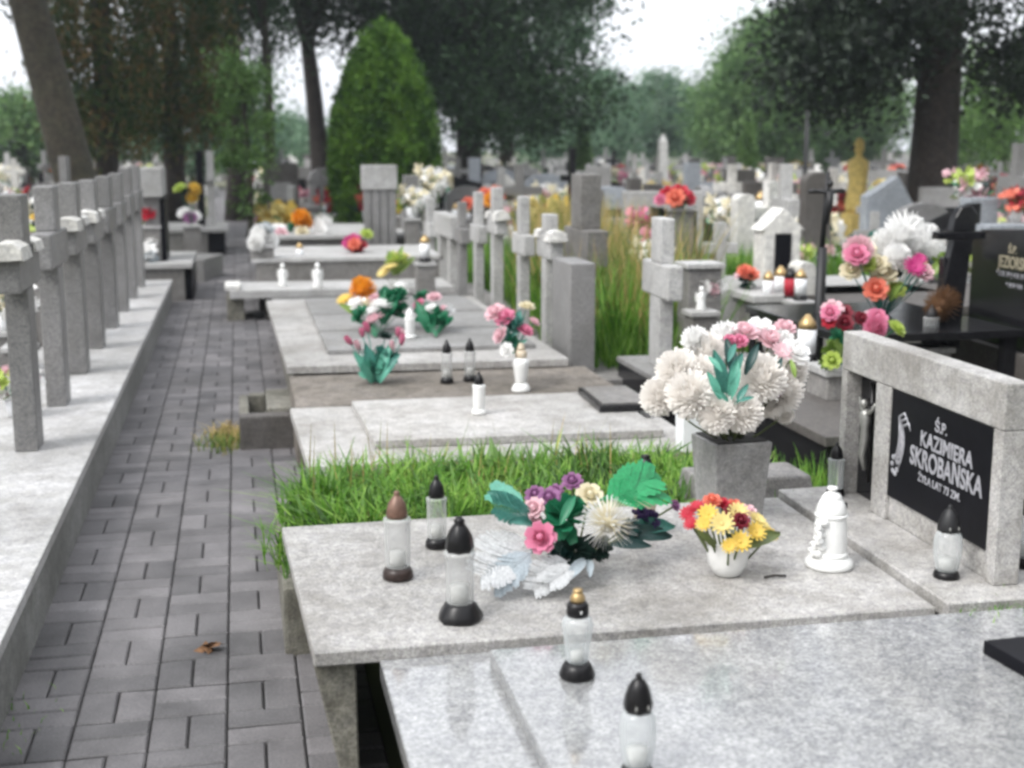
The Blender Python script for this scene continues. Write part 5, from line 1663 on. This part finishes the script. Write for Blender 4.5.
def tree(label, x, y, h, trunk_r, center, rad, ncl, per, cl_r, leaf, mat, seed, lean=(0, 0), bark='bark', trunk_h=None, droop=0, name='tree', group=None, aspect=.55, extra=None, cat='tree'):
    rng = np.random.default_rng(seed)
    t = thing(name, label, cat, (x, y, 0), 0, group)
    pts, cs = crown_pts(rng, center, rad, ncl, per, cl_r)
    if extra is not None:
        for (c2, r2, n2) in extra:
            p2, _ = crown_pts(rng, c2, r2, n2, per, cl_r)
            pts = np.concatenate([pts, p2])
    pts = pts[pts[:, 2] > .15]
    link('crown', quads('crown', leaf_quads(pts, leaf, rng, droop, aspect), mat), t)
    tm = trunk_mb(trunk_r, trunk_h or h * .8, lean, cs[:10], random.Random(seed))
    tm.obj('trunk', bark, t)
    return t


# left leaning trunk
q = Q(58, 175, 17)
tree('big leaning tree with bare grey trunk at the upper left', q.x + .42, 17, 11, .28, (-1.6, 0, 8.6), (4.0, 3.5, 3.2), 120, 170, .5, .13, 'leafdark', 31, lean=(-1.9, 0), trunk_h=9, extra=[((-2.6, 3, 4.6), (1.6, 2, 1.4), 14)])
# brown tinged drooping conifers
for k, (u, Y, w_, mt_, lab) in enumerate([(105, 22, 1.0, 'leafbrown', 'drooping brown tinged conifer next to the leaning trunk'), (172, 24, 1.15, 'leafbrown', 'second drooping conifer, with olive branches'), (235, 27, 1.3, 'leafdark', 'dark drooping conifer above the far end of the path')]):
    q = Q(u, 160, Y)
    rng2 = np.random.default_rng(50 + k)
    n = (230, 260, 210)[k]
    zc = rng2.uniform((1.5, 1.6, 3.2)[k], 9, n)
    rr = w_ * np.clip(.75 + (zc - 1.5) * .16, 0, 1.5) * rng2.uniform(.3, 1, n)
    aa = rng2.uniform(0, 6.28, n)
    cc = np.stack([rr * np.cos(aa), rr * np.sin(aa), zc], 1)
    pts = cc[:, None, :] + rng2.normal(size=(n, 130, 3)) * np.array([.17, .17, .32])
    t = thing('conifer', lab, 'tree', (q.x, Y, 0))
    link('crown', quads('crown', leaf_quads(pts.reshape(-1, 3), .13, rng2, 1.2, .3), mt_), t)
    trunk_mb(.2, 9.2).obj('trunk', 'darkbark', t)
# young pale tree beside path
q = Q(236, 160, 20)
tree('slim young bright green tree on the right of the far path', q.x + .15, 20, 3.6, .05, (0, 0, 1.75), (.38, .38, 1.35), 46, 110, .12, .07, 'leafbright', 61, trunk_h=3.2, droop=.8, name='young_tree')
# thin trunks with dark canopy, left centre
q = Q(268, 160, 26)
tree('thin straight tree with grey trunk left of the thuja', q.x, 26, 9, .11, (0, 0, 6.6), (2.2, 2.2, 2.4), 46, 150, .5, .13, 'leafdark', 62, trunk_h=7)
q = Q(322, 160, 30)
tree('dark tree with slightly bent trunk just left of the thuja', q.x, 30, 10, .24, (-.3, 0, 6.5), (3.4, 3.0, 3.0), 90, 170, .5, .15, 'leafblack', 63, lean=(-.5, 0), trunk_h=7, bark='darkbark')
# thuja
rng2 = np.random.default_rng(70)
q = Q(384, 100, 21.5)
n = 900
zc = rng2.uniform(.05, 1, n)
zt3 = Q(384, 24, 21.5).z
wmax = 52 / ppm(21.5)
prof = np.where(zc < .35, .9 + .1 * zc / .35, np.clip((1 - ((zc - .35) / .65) ** 2.2), 0, 1) ** .68) * np.where(zc < .2, .82 + .9 * zc, 1)
aa = rng2.uniform(0, 6.28, n)
rr = wmax * prof * rng2.uniform(.72, 1.0, n) ** .5
cc = np.stack([rr * np.cos(aa), rr * np.sin(aa), zc * zt3 * .96], 1)
pts = cc[:, None, :] + rng2.normal(size=(n, 90, 3)) * np.array([.045, .045, .10])
t = thing('thuja', 'dense bright green egg shaped thuja bush', 'bush', (q.x, 21.5, 0))
d_ = rng2
link('crown', quads('crown', leaf_quads(pts.reshape(-1, 3), .085, rng2, -1.2, .4), 'leafthuja'), t)
tb = MB()
tb.lathe([(wmax * .62, .15), (wmax * .72, .8), (wmax * .7, 1.5), (wmax * .5, 2.6), (wmax * .18, zt3 * .86), (.01, zt3 * .93)], 14, wob=lambda a, z: 1 + .06 * math.sin(3 * a + z * 4))
tb.obj('inner_foliage', 'leafthuja', t)
trunk_mb(.08, 2.0).obj('trunk', 'bark', t)
# big dark trees behind and right of the thuja
q = Q(480, 150, 31)
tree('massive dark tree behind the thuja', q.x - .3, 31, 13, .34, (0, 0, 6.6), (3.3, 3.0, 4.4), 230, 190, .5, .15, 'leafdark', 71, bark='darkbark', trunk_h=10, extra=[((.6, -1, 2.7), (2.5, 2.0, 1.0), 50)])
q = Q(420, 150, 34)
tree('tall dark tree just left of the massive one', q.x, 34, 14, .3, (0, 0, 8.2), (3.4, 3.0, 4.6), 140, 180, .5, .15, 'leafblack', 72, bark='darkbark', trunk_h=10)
q = Q(556, 150, 40)
tree('grey green tree at the left edge of the open sky', q.x - 1.6, 40, 10, .25, (0, 0, 4.9), (2.6, 2.6, 3.4), 150, 150, .5, .17, 'leafgrey', 73, trunk_h=7)
# far central trees
for k, (u, vt, Y, wpx, mt_, lab) in enumerate([
    (600, 68, 62, 34, 'leafgrey', 'narrow far tree under the open sky, first from left'), (628, 85, 70, 46, 'leafgrey', 'rounded far tree in the centre gap'), (662, 68, 66, 44, 'leafgrey', 'tallest of the far trees in the centre gap'),
    (690, 92, 75, 40, 'leafgrey', 'low far tree left of the big mid tree'), (560, 115, 60, 60, 'leafgrey', 'far tree half hidden by the grey green tree'),
    (285, 118, 70, 50, 'leafgrey', 'round far tree seen between the left trunks'), (252, 130, 66, 40, 'leafgrey', 'low far tree beside the round one'), (340, 128, 64, 60, 'leafgrey', 'far tree left of the thuja'),
    (20, 100, 46, 80, 'leafmid', 'mid green tree at the left picture edge'), (90, 95, 50, 90, 'leafgrey', 'grey green tree behind the leaning trunk'), (200, 60, 48, 110, 'leafgrey', 'broad grey green tree behind the conifers'),
    (960, 120, 60, 70, 'leafgrey', 'far tree right of the dark trunk')]):
    q = Q(u, 150, Y)
    h = Q(u, vt, Y).z
    w_ = wpx / ppm(Y)
    tree(lab, q.x, Y, h, .22, (0, 0, h * .56), (w_ * .62, w_ * .6, h * .42), int(46 + w_ * 9), 130, .5, .2, mt_, 90 + k, trunk_h=h * .75)
for k, (u, vt, Y, wpx, mt_, lab) in enumerate([(768, 18, 44, 70, 'leafmid', 'large mid green tree right of the open sky'), (738, 62, 50, 56, 'leafmid', 'mid green tree leaning toward the open sky'), (790, 10, 48, 90, 'leafmid', 'large green tree behind the lamp post'), (850, 60, 52, 90, 'leafmid', 'green tree left of the dark trunk')]):
    q = Q(u, 150, Y)
    h = Q(u, vt, Y).z
    w_ = wpx / ppm(Y)
    tree(lab, q.x, Y, h, .3, (0, 0, h * .56), (w_ * .62, w_ * .6, h * .44), 170, 150, .5, .17, mt_, 120 + k, trunk_h=h * .75)
# big dark tree on the right
q = Q(930, 180, 16.5)
tree('big dark tree with thick trunk at the upper right', q.x, 16.5, 10, .36, (-.1, 0, 6.0), (2.9, 2.6, 3.4), 170, 210, .34, .11, 'leafblack', 81, bark='darkbark', trunk_h=8, extra=[((-1.5, -.2, 2.5), (.65, .8, .45), 24), ((1.35, 0, 2.55), (.55, .9, .4), 16), ((-.9, .5, 3.0), (.9, .8, .45), 22)])
# willow like tree right edge
q = Q(1000, 150, 30)
rng2 = np.random.default_rng(88)
n = 170
aa = rng2.uniform(0, 6.28, n)
rr = 1.9 * np.sqrt(rng2.uniform(.1, 1, n))
zc = rng2.uniform(1.3, 3.4, n)
pts = np.stack([rr * np.cos(aa), rr * np.sin(aa), zc], 1)[:, None, :] + rng2.normal(size=(n, 110, 3)) * np.array([.15, .15, .4])
t = thing('weeping_tree', 'bright green weeping tree at the right picture edge', 'tree', (q.x, 30, 0))
link('crown', quads('crown', leaf_quads(pts.reshape(-1, 3), .15, rng2, 1.5, .3), 'leafbright'), t)
trunk_mb(.15, 3.3).obj('trunk', 'bark', t)
# slim conifers in the middle distance
for u, vt, Y, wd, lab in [(748, 128, 34, .34, 'small pointed conifer behind the white headstone'), (583, 130, 33, .25, 'small pointed conifer behind the pale stele')]:
    q = Q(u, 150, Y)
    h = Q(u, vt, Y).z
    rng2 = np.random.default_rng(int(u))
    zc = rng2.uniform(.08, 1, 160)
    aa = rng2.uniform(0, 6.28, 160)
    rr = wd * (1 - zc ** 1.5) * .9 + .03
    pts = np.stack([rr * np.cos(aa), rr * np.sin(aa), zc * h], 1)[:, None, :] + rng2.normal(size=(160, 50, 3)) * np.array([.05, .05, .12])
    t = thing('conifer', lab, 'tree', (q.x, Y, 0))
    link('crown', quads('crown', leaf_quads(pts.reshape(-1, 3), .1, rng2, -1, .4), 'leafbright'), t)
    trunk_mb(.06, h * .9).obj('trunk', 'bark', t)

# unseen trees added round the viewer to block low skylight
big = next(o for o in S.objects if o.get('label') == 'massive dark tree behind the thuja')
for k, (x, y, w_) in enumerate([(-17, -8, 'far out to the left behind the viewer'), (-6, -14, 'behind the viewer on the left side'), (2, -13, 'straight behind the viewer'), (9, -10, 'behind the viewer on the right side'), (13, -2, 'level with the viewer on the right'), (14, 6, 'right of the black headstone beyond the picture edge'), (-12, 12, 'left of the cross row beyond the picture edge'), (19, -10, 'far out to the right behind the viewer')]):
    dup(big, (x, y, 0), k * .9, 'tall dark tree outside the picture, ' + w_, 'trees added outside the picture', (1, 1, .85))

# lamp post
q = Q(806, 150, 26)
t = thing('lamp_post', 'thin dark lamp post in front of the green trees', 'lamp post', (q.x, 26, 0))
hp = Q(806, 86, 26).z
MB().tube([(0, 0, 0), (0, 0, .6), (0, 0, hp)], [.08, .06, .045], 10).obj('pole', 'iron', t)
MB().lathe([(.05, hp), (.12, hp + .08), (.14, hp + .22), (.05, hp + .3), (.001, hp + .32)], 12).obj('lamp_head', 'iron', t)

# ================================================================== HAZE
m = bpy.data.materials.new('haze')
m.use_nodes = True
n = m.node_tree
n.nodes.clear()
vo = n.nodes.new('ShaderNodeVolumePrincipled')
vo.inputs['Color'].default_value = (0.85, 0.92, 1.0, 1)
vo.inputs['Density'].default_value = 0.0009
vo.inputs['Anisotropy'].default_value = 0.2
out = n.nodes.new('ShaderNodeOutputMaterial')
L(n, vo.outputs[0], out.inputs['Volume'])
M['haze'] = m
o = MB().box(-80, 120, -20, 130, -1.1, 22).obj('haze', 'haze')
tag(o, 'thin bluish haze between the trees', 'haze', None, 'stuff')
S.cycles.volume_step_rate = 5
S.cycles.volume_max_steps = 32
bpy.context.view_layer.update()
